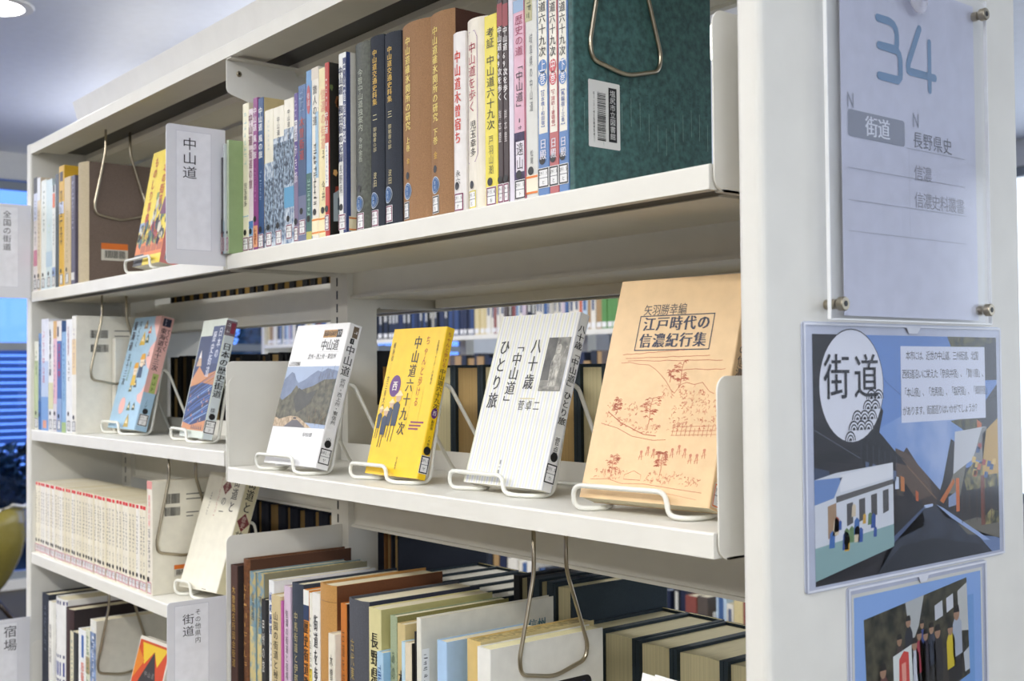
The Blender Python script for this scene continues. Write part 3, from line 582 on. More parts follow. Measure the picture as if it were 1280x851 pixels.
S1('XW', -.2765, -.2687, .016, .2090, 'plain lilac white slim book between the black pair and pink spine', '#dcd6e2')
S1('Y', -.2682, -.2498, .016, .2039, 'pink spined book with dark violet foot, left of the blue and red set', '#dcaec2', D=[('b', 0, .345, M('#4c4462', 'worn')), ('b', .94, 1, '#93aecf'), ('t', '歴史の道', .925, .72, '#9c2f55', .68), ('t', '「中山道」', .70, .44, '#26222a', .62), ('q', .42, .35, '#2d2a35', .005, .3), ('r', .15, .85, .15, .30, '#e2dce6'), ('t', '遠山', .295, .155, '#1d1b22', .6), ('r', .93, 1, 0, 1, '#a8324a', 5), ('D', .028), ('L', 'k', .0128, 0, '291.5', 'ト')])
S1('Z', -.2493, -.2318, .016, .2072, 'grey-white spined book between the pink spine and the blue set', '#d7d7d2', side='#c3c6c6', D=[('r', 0, .62, .86, 1, '#b9b48a'), ('q', .98, .87, '#3b4a3a', .007, .4, -.15), ('t', '岐阜県の中山道', .80, .42, '#6d7074', .30), ('t', '松尾', .24, .17, '#55585c', .28), ('b', .03, .12, '#efe2cc', 3), ('r', 0, 1, .105, .115, '#e07a2c', 5), ('r', 0, 1, .03, .04, '#e07a2c', 5), ('D', .029)])
for (xa, xb, h, c, cc, nm, sub, lab) in ((-.2313, -.2150, .2105, '#5f83b8', '#4e7cb8', '上巻', '日本橋〜和田宿', 'blue spined volume of the three-volume set, on its left'), (-.2145, -.2010, .2063, '#b9696a', '#cf5a62', '中巻', '下諏訪〜妻籠宿', 'red spined volume in the middle of the three-volume set'), (-.2005, -.1867, .2025, '#5f83b8', '#4e7cb8', '下巻', '馬籠宿〜三条', 'blue spined volume of the three-volume set, beside the teal cover')):
    S1('v', xa, xb, .016, h, lab, c, D=[('r', .12, .90, .30, .985, '#eae6da', 1), ('t', '中山道六十九次', 1.02, .655, '#22242c', .66, {'bold': .01}), ('o', 0, .612, .38, .033, cc), ('o', 0, .555, .38, .033, cc), ('t', nm, .645, .525, '#f2eef0', .55), ('t', '【'+sub+'】', .515, .315, '#3f5fa5' if cc == '#4e7cb8' else '#b5434f', .42), ('t', '日殿', .275, .175, '#e6e4ee', .62, {'bold': .015}), ('D', .037), ('L', 'k', .0195, 0, '291.5', 'と')])
def teal_side(b, F, d, h, r):
    rr_ = random.Random(9)
    for i in range(15):
        x = .012+i*.0125; top = .118-.012*math.sin(i*.9)
        squiggle(b, F, x, top, top-.026, .0028, M('#173335', 'print'), 2, rnd=rr_)
        b.rect(F, x+.0012, x+.0016, top-.058, top-.030, M('#86a8a3', 'print'), 3)
tb = S1('teal', -.1862, -.1790,   .0165, .245, 'large dark teal book, its whole patterned cover facing right', '#3c615f', kind='washi', d=.195, sidefn=teal_side, hard=True)
F = Fr((.0036, 0, 0), (0, 1, 0), (0, 0, 1)); b = MB(); TX = .0165
b.rrect(F, .0185, .0605, .046, .111, .0015, M('#dcdcda', 'print'), 3)
vbarcode(b, F, .030, .041, .053, .100); b.rect(F, .045, .056, .053, .106, BLACK, 4)
b.vtext(F, '塩尻市立図書館', .0505, .104, .055, M('#d8d8d8', 'print'), wmax=.0075, l=5)
for i, ch in enumerate('01-1-4158454'): b.latin(F, ch, .0255, .098-i*.0036, .0042, INK, 1, 0, 5)
b.build('barcode_sticker', tb)
wire_bookend(-.1763, 1.796, .0345, 'chrome wire bookend resting on the large teal cover', drop=.155)
# ---- upper shelf, left bay
LK = ('L', 'k', .0135)
S1('a', -1.8035, -1.7804, .004, .2307, 'white and pink book at the far left end of the upper shelf', '#e2dad8', D=[('b', .86, 1, '#23272d'), ('b', .62, .86, '#c9cfe4'), ('q', .8, .40, '#4d4d58', .01, .4), ('b', .22, .36, '#c77e90'), DOT, LK])
S1('b', -1.7800, -1.7596, .004, .2271, 'beige book, second from the far left of the upper shelf', '#dccdb4', D=[('b', .80, 1, '#dfe3ea'), ('q', .72, .3, '#8a6a50', .008, .35), DOT, LK])
S1('c', -1.7592, -1.7273, .005, .2188, 'white book with dark green lettering near the far left of the upper shelf', '#e6ebe8', D=[('q', .92, .52, '#3e5a52', .01, .3, .1), ('b', .0, .10, '#d7e4ea'), DOT, LK])
S1('d', -1.7269, -1.6901, .005, .2157, 'pale blue book, plain-spined, in the left group of the upper shelf', '#cfdfe4', D=[('q', .60, .50, '#b9d6a8', .008, .2), ('b', .2, .34, '#b5cbdc'), DOT, LK])
S1('e', -1.6897, -1.6706, .005, .2009, 'white book with an orange block and black top mark, left group of upper shelf', '#e3e7e6', D=[('r', .2, .9, .78, .92, '#de6a34'), ('r', .3, .8, .93, 1, '#26262a'), ('q', .72, .4, '#4a5a66', .008, .35), ('b', .1, .2, '#8fa6d0'), DOT, LK])
S1('f', -1.6702, -1.6490, .005, .2201, 'dark slate book left of the yellow one on the upper shelf', '#434f58', D=[('q', .9, .4, '#6f7f8b', .009, .35)])
S1('g', -1.6486, -1.6183, .005, .2321, 'mustard yellow book standing taller than its neighbours, left upper shelf', '#d6a92e', D=[('r', .2, .8, .87, .95, '#3a2e2e'), ('q', .82, .34, '#33291d', .012, .5), ('r', .1, .95, .60, .70, '#c9d3ec'), DOT, LK])
S1('h', -1.6179, -1.5815, .005, .2057, 'beige spined book right of the mustard yellow one', '#cbb68e', D=[('q', .7, .2, '#a8946a', .01, .3), DOT, LK])
S1('i', -1.5811, -1.5598, .006, .2049, 'dark violet grey book beside the thick linen one', '#585468', D=[('q', .95, .5, '#a9a6bd', .009, .5), ('r', .1, .9, .04, .11, '#d5d3d0')])
jb = S1('j', -1.5594, -1.5050, .006, .2236, 'thick linen-spined book with plain brown cover behind the chrome loop', '#bcae92', kind='cloth', hard=True, rnd_=.008, side=('#75655a', 'cloth'), d=.155)
F = Fr((.0272, 0, 0), (0, 1, 0), (0, 0, 1)); barcode(jb, F, .030, .080, .042, .074, orange=True)
wire_bookend(-1.5026, 1.796, .0215, 'chrome wire bookend against the brown cover, upper left shelf', drop=.158)
# ---- second shelf, left bay
def S2(x0, x1, h, label, col, **kw): return book(x0, x1, .006, Z2L+.0004, h, label, col, **kw)
W2 = 'on the second shelf, far left'
S2(-1.8038, -1.7776, .1774, 'short pale book with green foot '+W2, '#e2e3d4', D=[('b', .12, .78, '#b9c79a'), ('q', .92, .6, '#6b8550', .01, .4), ('D', .033), LK])
S2(-1.7772, -1.7596, .1930, 'slim dark blue book '+W2, '#6d8fbc', D=[('q', .95, .3, '#2f4a77', .009, .6), ('b', .0, .3, '#3f6ba5'), DOT])
S2(-1.7592, -1.7142, .2207, 'tall white to blue book with pink lettering '+W2, '#dfe2ea', D=[('b', 0, .30, '#7fa3d4'), ('b', .30, .62, '#bdcce4'), ('t', 'ぶらり中山道', .90, .42, '#cf6f88', .3, {'cx': -.15}), ('r', .25, .75, .02, .09, '#e0a184')])
S2(-1.7138, -1.6847, .2145, 'white book with black title, left half of the second shelf', '#e6e6e2', D=[('t', '街道を歩く旅', .93, .50, '#26262a', .4, {'cx': -.1, 'bold': .015}), ('b', .2, .44, '#d9d6a9'), ('D', .035), LK])
S2(-1.6843, -1.6629, .2143, 'pink spined book with orange top on the second shelf', '#e3b9c4', D=[('b', .84, 1, '#d9ae62'), ('b', 0, .25, '#d9d2d6'), ('q', .8, .3, '#7a77a8', .009, .35, -.2), ('D', .035), LK])
S2(-1.6625, -1.6345, .2133, 'blue book with white top and red title on the second shelf', '#5a78b0', D=[('b', .82, 1, '#e4ddd6'), ('r', .1, .4, .86, .95, '#1f1f24'), ('t', '日光道中', .80, .48, '#d5485a', .5, {'bold': .02}), ('b', .0, .3, '#8fa6cc'), DOT, LK])
S2(-1.6341, -1.6089, .1916, 'shorter steel blue book on the second shelf', '#8fb3d6', D=[('q', .9, .3, '#3f6fa8', .01, .35), ('b', 0, .1, '#a9bf7e')])
S2(-1.6085, -1.5747, .2142, 'white book with small black lettering right of the steel blue one', '#e9e9e8', D=[('t', '五街道細見', .94, .68, '#8a3a54', .3, {'cx': -.1}), ('q', .64, .45, '#33333a', .01, .25), ('D', .036), LK])
def w_side(b, F, d, h, r):
    barcode(r, F, .026, .060, .178, .193, name='printed_barcode'); barcode(r, F, .027, .060, .152, .166, name='printed_barcode')
    for k, (q, l_) in enumerate(((.191, .03), (.181, .028), (.168, .034))): b.rect(F, .072, .072+l_, q, q+.0022 if k < 2 else q+.003, M('#8b8a84' if k < 2 else '#33333a', 'print'), 2)
S2(-1.5743, -1.5523, .2198, 'white book showing its plain back cover with two barcodes', '#ebe8dd', side='#e9e6da', sidefn=w_side, d=.150, D=[('q', .9, .55, '#8a6f9a', .008, .3), ('b', .5, .8, '#e9cf9f'), DOT, LK])
p = empty('white_slipcase', (-1.541, .107, Z2L+.0004)); tag(p, 'plain white slipcase standing behind the light blue illustrated book', 'slipcase')
b = MB(); b.prism(rr(-.008, .008, -.035, .068, .0015), 0, .178, M('#dedbd0', 'paper'), 'z'); b.build('case', p) 
wire_bookend(-1.5302, 1.490, .0245, 'chrome wire bookend against the white back cover, second shelf', drop=.158)
# ---- third shelf, left bay: a paperback series
def ser_cols(i): return ['#e9e2cd', '#ece6d4', '#e6dec6', '#eeeae0'][i % 4]
nser = 38; xs = -1.8035; wser = (-1.2150-xs)/nser
rser = random.Random(21); protos = []
for k in range(4):
    t = wser-.0006; root = empty('paperback', (0, 0, -5)); tag(root, 'slim cream paperback with red top block in the long matching series', 'book', 'cream paperback series on the third shelf')
    b = MB(); r = .001; bt = .0006; D_ = .105; cm = M(ser_cols(k), 'paper'); h = .1415
    b.prism([(-t/2, r), (-t/2+r, 0), (t/2-r, 0), (t/2, r), (t/2, D_), (t/2-bt, D_), (t/2-bt, .002), (-t/2+bt, .002), (-t/2+bt, D_), (-t/2, D_)], 0, h, cm, 'z')
    F = Fr((0, 0, 0), (1, 0, 0), (0, 0, 1)); b.rect(F, -t*.36, t*.36, h*.955, h*.995, M('#d8352c', 'print'), 2)
    squiggle(b, F, -.1*t, h*.88, h*.42, t*.42, M('#4a4a4c', 'print'), 2, pitch=.0062, rnd=rser); squiggle(b, F, -.1*t, h*.36, h*.24, t*.3, M('#6a6a66', 'print'), 2, rnd=rser)
    b.build('cover', root)
    dot(root, F, -.1*t, .0255, .0036); call_label(root, F, 0, .0105, t*.96, .0145, 'p', rser)
    q = MB(); q.box(-t/2+bt+.0001, t/2-bt-.0001, .0021, D_-.0004, .0004, h-.0012, PAGE); q.build('page_block', root); protos.append(root)
def copy_tree(o):
    c = o.copy(); COL.objects.link(c)
    for ch in list(o.children):
        d = ch.copy(); COL.objects.link(d); d.parent = c
    return c
used = set()
for i in range(nser):
    k = rser.randrange(4); o = protos[k] if k not in used else copy_tree(protos[k]); used.add(k)
    o.location = (xs+wser*(i+.5), .008+rser.uniform(-.0012, .0012), Z3L+.0004)
for k in range(4):
    if k not in used:
        for ch in list(protos[k].children): bpy.data.objects.remove(ch)
        bpy.data.objects.remove(protos[k])
def p_side(b, F, d, h, r):
    barcode(r, F, .020, .047, h-.038, h-.022, name='printed_barcode'); barcode(r, F, .021, .047, h-.058, h-.044, name='printed_barcode')
    for q, l_ in ((h-.025, .030), (h-.033, .026), (h-.055, .022), (h-.061, .012)): b.rect(F, .058, .058+l_, q, q+.0016, M('#55554f', 'print'), 2)
    barcode(r, F, .037, .068, .026, .045, orange=True)
book(-1.2135, -1.1925, .008, Z3L+.0004, .1835, 'white book with faded pink spine at the end of the cream series', '#ece5d6', side='#e6e1d0', sidefn=p_side, d=.128, D=[('b', .93, 1, '#e59c93'), ('t', '東海道の宿', .88, .60, '#e3837c', .4), ('q', .58, .18, '#3a3a3c', .008, .4), ('D', .0245, -.2), ('L', 'p', .0115)])
wire_bookend(-1.1900, 1.2113, .0135, 'chrome wire bookend against the barcoded back cover, third shelf', drop=.158)
# ---- fourth shelf, left bay
def S4(x0, x1, h, label, col, yf=.013, **kw): return book(x0, x1, yf, Z4L+.0004, h, label, col, **kw)
S4(-1.7743, -1.7339, .2275, 'tall dark navy binder-like book at the bottom left', '#252b3a', kind='cloth', hard=True, d=.17, D=[('q', .9, .5, '#4b546b', .01, .3)])
S4(-1.7335, -1.7091, .2166, 'thin white book with black title at the bottom left', '#e9e8e2', d=.16, D=[('t', '宿場と街道', .80, .45, '#2a2a2e', .5)])
S4(-1.7087, -1.6429, .2294, 'white book with navy bands on its thick spine, bottom left', '#e6e6e6', hard=True, rnd_=.008, d=.165, D=[('b', .955, .985, '#27306a'), ('b', .51, .535, '#1f2a66'), ('b', .36, .475, '#22348a'), ('b', .31, .335, '#1f2a66'), ('t', '中山道の宿', .86, .56, '#3c3c42', .16, {'cx': -.22})])
S4(-1.6425, -1.5977, .2179, 'dark brown book with its cover showing, bottom left', '#3d2a2c', kind='cloth', hard=True, rnd_=.005, side='#2a2226', d=.17)
S4(-1.5973, -1.5595, .1819, 'small black and cream book in front of the dark brown cover', '#1f2328', yf=.011, D=[('r', .0, .5, 0, 1, '#d9d3b8'), ('q', .92, .2, '#3c6a7a', .01, .25, -.25)], side='#1b1f26')
S4(-1.5558, -1.5168, .1931, 'white spined book with blue block and red-orange title, bottom left', '#e8eaec', yf=.012, D=[('r', .45, .75, .74, .95, '#2f62ac'), ('t', '旧街道の旅', .70, .22, '#e2603c', .42, {'cx': .1, 'bold': .02})])
S4(-1.5164, -1.4956, .1982, 'thin pale green and white patterned book, bottom left', '#d9dcc9', yf=.012, D=[('q', .95, .2, '#5b7f62', .009, .6), ('b', .60, .75, '#b9a27c')])
def ph_side(b, F, d, h, r):
    b.rect(F, .075, .145, .02, .128, mix_mat('printed_hills', '#1d2026', '#5d6470', 60, .35, .65), 2); b.poly(F, [(.075, .128), (.145, .128), (.145, .105), (.12, .112), (.10, .10), (.09, .108), (.075, .098)], M('#aab4c4', 'print'), 3)
    for q in (.140, .134): b.rect(F, .075, .14, q, q+.0016, M('#33333a', 'print'), 2)
S4(-1.4952, -1.4652, .2195, 'tall off-white photo book with its cover facing right, bottom left', '#e2e0d8', side='#cfccc0', sidefn=ph_side, d=.16, D=[('b', 0, .9, M('#7f93b8', 'worn')), ('q', .95, .3, '#e9ebf0', .012, .4)])
wire_bookend(-1.4622, .9642, .0135, 'chrome wire bookend against the off-white photo book, bottom left', drop=.158)
# ---- lower shelf, right bay
def S3(x0, x1, yf, h, label, col, **kw): return book(x0, x1, yf, Z3R+.0004, h, label, col, **kw)
LW = ' on the lower shelf'
WORN = mix_mat('worn_blue_cover', '#b3a26c', '#6d8fa0', 70, .42, .58)
WORNY = mix_mat('worn_yellow_cover', '#8aa0a0', '#cdbd84', 60, .40, .52)
MAPPED = mix_mat('worn_edge', '#8f8155', '#c3b07a', 200, .4, .6)
S3(-.8975, -.8770, .005, .2035, 'dark brown book with gold lettering, leftmost'+LW, '#4a2f28', kind='cloth', hard=True, side='#2a1e1c', d=.15, D=[('t', '木曽路名所図会街道', .86, .30, '#b8933f', .5)])
S3(-.8764, -.8560, .012, .2135, 'tall brown book with cracked spine next to the leftmost'+LW, '#6b4226', kind='leather', hard=True, rnd_=.003, side=('#50301d', 'cloth'), d=.165, D=[('q', .85, .3, '#c99a5a', .012, .45)])
S3(-.8556, -.8380, .014, .1985, 'worn blue and yellow book, left of the matching two'+LW, '#7e98a0', D=[('b', .0, .62, WORNY), ('b', .62, 1, WORN), ('t', '信濃路', .86, .66, '#3f5a6a', .5)], d=.15)
S3(-.8376, -.8180, .016, .1985, 'worn blue and yellow book, right of the matching two'+LW, '#7e98a0', page=MAPPED, side='#8a8468', D=[('b', .0, .58, WORNY), ('b', .58, 1, WORN), ('t', '木曽路', .86, .62, '#3f5a6a', .5)], d=.165)
S3(-.8176, -.8040, .012, .1660, 'small black book with white title'+LW, '#202022', D=[('t', '甲州の旅', .84, .40, '#dddad4', .5)])
S3(-.8036, -.7890, .016, .1930, 'white book with blue brush title'+LW, '#e4e5e6', d=.16, D=[('t', '峠の歴史', .92, .62, '#35539a', .6, {'bold': .02}), ('q', .58, .4, '#5a6a8a', .006, .3)])
S3(-.7885, -.7620, .012, .1765, 'beige book with black vertical title between white and lilac books', '#c9b78c', D=[('t', '山国の街道と秘境', .88, .30, '#2c2822', .5)])
S3(-.7616, -.7570, .012, .1715, 'very thin magenta booklet'+LW, '#b55a9c')
S3(-.7566, -.7390, .014, .1925, 'lilac spined book beside the dark navy book'+LW, '#cdb9cb', D=[('t', '信濃の街道と宿場町', .84, .30, '#3f3344', .38)])
S3(-.7386, -.7085, .014, .1990, 'dark navy book with faint gold script'+LW, '#333b49', kind='cloth', hard=True, rnd_=.003, d=.165, D=[('t', '中馬街道と伊那谷', .82, .28, '#b5a878', .32)])
S3(-.7070, -.6925, .016, .1940, 'book with black and orange spine'+LW, '#d98a35', D=[('b', .80, .9, '#2a3a5c'), ('b', .90, 1, '#e5e5e0'), ('t', '歴史街道散歩', .80, .25, '#2a211a', .75, {'bold': .03})])
S3(-.6921, -.6850, .016, .1915, 'slim white book with yellow and black marks'+LW, '#e2dfd2', D=[('q', .85, .2, '#3c4a3c', .007, .7), ('b', .3, .5, '#d8c24e')])
S3(-.6846, -.6650, .016, .1935, 'white book with large brush lettering left of the ochre one', '#e5e3de', D=[('t', '街道を歩く', .86, .30, '#33333a', .5, {'bold': .015})])
S3(-.6645, -.6240, .012, .2090, 'thick ochre cloth book with worn edges'+LW, '#b98a4c', kind='cloth', hard=True, rnd_=.005, side=('#6b3f1f', 'cloth'), d=.165, D=[('b', .9, .905, '#8a6432'), ('q', .4, .1, '#c59a60', .02, .3)])
S3(-.6236, -.6075, .004, .1540, 'small white book standing in front of the ochre one', '#e3ddcd', d=.115, D=[('t', '木曽歴史散歩', .84, .20, '#2c2a28', .5)])
S3(-.6070, -.5935, .012, .1920, 'orange spined book between ochre and charcoal volumes', '#c2732c', D=[('t', '古道を訪ねて', .84, .30, '#5b3a1c', .45)], side='#2c1d15')
S3(-.5930, -.5470, .010, .2010, 'thick charcoal grey cloth volume with gold title', '#4d4f57', kind='cloth', hard=True, rnd_=.006, side='#23283a', d=.170, D=[('t', '古代東山道の研究', .77, .10, '#a8914e', .24, {'cx': -.15})])
def pale_side(b, F, d, h, r):
    b.disc(F, .05, h*.88, .0012, M('#7a7a50', 'print'), 2)
S3(-.5458, -.5196, .014, .1965, 'pale yellow green book with bold black title'+LW, '#d3cb97', side='#b9b27a', sidefn=pale_side, d=.165, D=[('t', '長野県の東山道', .86, .14, '#26241e', .62, {'bold': .025})])
S3(-.5190, -.5062, .008, .1500, 'thin light blue booklet in front of the pale yellow book', '#a9c9e2', D=[('q', .9, .75, '#2f5a9a', .004, .6), ('q', .7, .5, '#4d78ab', .004, .3)], side='#8fb9dc')
S3(-.5058, -.4920, .018, .1925, 'grey green book with worn edge'+LW, '#9aa688', side='#7f7a48', kind='cloth', d=.165, D=[('t', 'あのころの街道', .80, .15, '#5d6a50', .5)])
S3(-.4908, -.4751, .018, .1860, 'beige book with black brush title right of the grey green one', '#c9b684', d=.165, D=[('t', '木曽の馬方', .72, .20, '#26221c', .62, {'bold': .02})])
S3(-.4735, -.4668, .012, .1690, 'slim light blue and white book'+LW, '#b9d5e4', D=[('t', '東海自然', .70, .2, '#1f2430', .8, {'bold': .02})])
S3(-.4664, -.4540, .012, .1695, 'cream book with dark cover right of the slim blue one', '#d9cdb4', side='#23211f', D=[('q', .7, .2, '#6a5a4a', .006, .4)])
S3(-.4530, -.4498, .016, .1830, 'very thin black booklet beside the large white cover', '#1d1d20')
def big_white(b, F, d, h, r):
    b.rect(F, .001, .011, .07, .165, M('#e9e9e6', 'print'), 2); squiggle(b, F, .006, .16, .075, .006, M('#2d2d30', 'print'), 3)
    b.htext(F, '信州', d-.040, h-.030, .014, M('#2f6a7a', 'print'), bold=.015); squiggle(b, F, d-.055, h-.024, h-.034, .006, M('#3a4a52', 'print'), 2)
S3(-.4490, -.4400, .016, .1990, 'large white book whose plain cover rises behind the chrome loop', '#dad8cd', side='#d6d3c6', sidefn=big_white, d=.195)
S3(-.4180, -.4000, .022, .1790, 'light blue book with white foot left of the yellow beige one', '#a8c6e6', D=[('b', 0, .55, '#e9d9dc'), ('t', '旅街道', .56, .15, '#26304a', .6, {'bold': .02}), ('r', .05, .5, .58, .66, '#d84a6a')], side='#a8c6e6')
S3(-.3700, -.3465, .026, .1880, 'aged yellow beige book with red title right of the light blue one', '#d3b878', hard=False, rnd_=.002, side='#c3b383', page=MAPPED, d=.165, D=[('t', '伊那街道', .76, .30, '#c8563a', .55)])
def dk_side(b, F, d, h, r):
    b.poly(F, rr(.045, d-.018, -.0+.02, h-.048, .008), M('#17171f', 'print'), 2)
    b.rect(F, .066, d-.028, .022, h-.058, M('#dcdcd8', 'print'), 3); b.rect(F, .066, d-.028, h-.064, h-.054, M('#2c3a86', 'print'), 4)
    for x in (.090, .105): b.rect(F, x, x+.0012, .03, h-.056, M('#77777f', 'print'), 5); b.disc(F, x+.0006, h-.058, .0035, M('#b9b9bd', 'print'), 6)
    b.disc(F, .118, h-.080, .004, M('#8c3a22', 'print'), 5, ry=.006); b.rect(F, .127, .130, h-.080, h-.068, M('#c83a3a', 'print'), 5)
    squiggle(b, F, .136, h-.060, h-.090, .006, M('#1c1c22', 'print'), 5)
S3(-.3450, -.3225, .022, .1850, 'white book with a dark rounded picture panel on its cover'+LW, '#e4e3dd', side='#e2e1da', page=M('#e6dfb4', 'pages'), sidefn=dk_side, d=.160, D=[('t', '旧街道', .62, .22, '#4a4a50', .4)])
wire_bookend(-.3200, 1.190, .0580, 'chrome wire bookend hanging in the lower right bay, seen large', drop=.168, neck=.058)

# ------------------------------------------------------------------ books standing face out on wire stands
def face_book(x, y, z, yaw, tilt, w, h, t, label, col, spine=None, page=None, hard=False, front=None, spinefn=None, kind='paper', name='book', cat='book', dotz=None, lab=None):
    lipz = t*math.sin(math.radians(tilt))+.0056
    o = empty(name, (x, y, z+lipz), (math.radians(-tilt), 0, math.radians(yaw))); tag(o, label, cat)
    bt = .002 if hard else .0007; ov = .0025 if hard else .0004
    b = MB(); cm = M(col, kind); sm = M(spine, kind) if spine else cm
    r = min(.0016, t*.15)
    out = [(0, 0), (w-r, 0), (w-r*.3, r*.3), (w, r), (w, t-r), (w-r*.3, t-r*.3), (w-r, t), (0, t), (0, t-bt), (w-bt*1.2, t-bt), (w-bt*1.2, bt), (0, bt)]
    b.prism(out, 0, h, cm, 'z', facemat=lambda p, q: sm if abs(p[0]-w) < 1e-6 and abs(q[0]-w) < 1e-6 else None)
    F = Fr((0, 0, 0), (1, 0, 0), (0, 0, 1)); S = Fr((w, t/2, 0), (0, 1, 0), (0, 0, 1))
    if front: front(b, F, w, h)
    if spinefn: spinefn(b, S, t, h)
    b.build('cover', o)
    p = MB(); p.box(ov, w-bt*1.2-.0001, bt+.0001, t-bt-.0001, ov, h-ov-.0006, page or PAGEW); p.build('page_block', o)
    if lab: call_label(o, S, 0, lab[1], min(t*.96, .0165), .0200, lab[0], num=lab[2], kana=lab[3])
    if dotz: dot(o, S, 0, dotz, min(.0050, t*.42))
    return o
# 1 white book with a mountain photograph
PHOTO_F = mix_mat('printed_forest', '#2c2f22', '#6b6650', 120, .35, .7); PHOTO_M = mix_mat('printed_mountain', '#5f6d8c', '#7585a3', 60, .3, .7); PHOTO_G = mix_mat('printed_gravel', '#8a7458', '#c9b294', 200, .35, .65)
def fb1(b, F, w, h):
    y0, y1 = h*.262, h*.695
    b.rect(F, 0, w*.995, y0, y1, M('#9aabc8', 'print'), 1)
    b.poly(F, [(0, y0+.03), (0, h*.60), (w*.06, h*.625), (w*.12, h*.655), (w*.18, h*.645), (w*.24, h*.60), (w*.30, h*.575), (w*.42, h*.60), (w*.50, h*.63), (w*.62, h*.665), (w*.7, h*.655), (w*.8, h*.68), (w*.995, h*.66), (w*.995, y0+.03)], PHOTO_M, 2)
    b.poly(F, [(0, y0+.01), (0, h*.47), (w*.06, h*.45), (w*.2, h*.50), (w*.28, h*.56), (w*.36, h*.52), (w*.45, h*.535), (w*.6, h*.555), (w*.78, h*.60), (w*.995, h*.605), (w*.995, y0+.005)], PHOTO_F, 3)
    b.poly(F, [(w*.28, h*.46), (w*.34, h*.54), (w*.52, h*.50), (w*.7, h*.53), (w*.6, h*.42), (w*.4, h*.36)], M('#22251d', 'photo'), 4)
    b.poly(F, [(0, y0), (0, h*.33), (w*.1, h*.315), (w*.3, h*.34), (w*.46, h*.335), (w*.6, h*.30), (w*.75, y0)], PHOTO_G, 4)
    b.poly(F, [(w*.22, y0), (w*.36, h*.312), (w*.46, h*.312), (w*.64, y0)], M('#57545a', 'print'), 5); b.rect(F, w*.37, w*.43, h*.318, h*.332, M('#2e2e36', 'print'), 5)
    rnd = random.Random(3)
    for i in range(26):
        x = w*(.66+.3*rnd.random()); y = h*(.52+.1*rnd.random()); a = rnd.uniform(.8, 2.3); L = rnd.uniform(.006, .016); b.stroke(F, [(x, y), (x+L*math.cos(a), y+L*math.sin(a))], .0004, M('#4d4a48', 'print'), 5)
    for i in range(30):
        x = w*(.62+.35*rnd.random()); y = h*(.265+.1*rnd.random()); a = rnd.uniform(.9, 2.2); L = rnd.uniform(.006, .014); b.stroke(F, [(x, y), (x+L*math.cos(a), y+L*math.sin(a))], .0005, M('#7d6a50', 'print'), 5)
    b.rect(F, w*.56, w*.90, h*.90, h*.955, M('#b98a4a', 'print'), 2); b.rect(F, w*.81, w*.90, h*.90, h*.955, BLACK, 3)
    b.htext(F, '街道の日本史', w*.575, h*.928, .0085, INK, pitch=w*.038, sx=.6, bold=.02, l=4); b.htext(F, '17', w*.825, h*.928, .008, STK, l=5)
    b.htext(F, '中山道', w*.56, h*.845, .0165, INK, pitch=w*.11, sx=.88, bold=.018, l=2); b.rect(F, w*.38, w*.92, h*.797, h*.7985, M('#b5b5b5', 'print'), 2)
    b.htext(F, '武州・西上州・東信州', w*.36, h*.765, .0082, INK, pitch=w*.053, sx=.85, l=2); b.htext(F, '山田忠雄編', w*.02, h*.715, .0070, INK, pitch=w*.044, l=2)
    b.htext(F, '吉川弘文館', w*.62, h*.215, .0058, INK, pitch=w*.036, sx=.9, l=2)
def fs1(b, S, t, h):
    b.rect(S, -t*.12, t*.30, h*.905, h*.985, M('#6a5a48', 'print'), 1); squiggle(b, S, t*.1, h*.98, h*.91, t*.3, STK, 3); b.rrect(S, -t*.18, t*.14, h*.862, h*.90, .001, BLACK, 2); b.htext(S, '17', -t*.10, h*.881, .0055, STK, l=4)
    b.vtext(S, '中山道', 0, h*.855, h*.635, INK, wmax=t*.72, bold=.01, l=3); b.vtext(S, '武州・西上州・東信州', 0, h*.62, h*.30, INK, wmax=t*.42, l=3); b.vtext(S, '山田', 0, h*.215, h*.15, INK, wmax=t*.40, l=3)
FR1 = face_book(-.8050, .0102, Z2R, 2.2, 16.2, .1312, .1936, .0198, 'white book with a mountain road photograph standing on a wire stand', '#e9e9ea', front=fb1, spinefn=fs1, hard=True, dotz=.033, lab=('k', .0165, '682.1', 'ヤ'))
easel(-.8050, .0102, Z2R, .1312, 2.2, 'white wire stand holding the book with the mountain photograph', t=.0198, tilt=16.2, lip=(.02, .66))
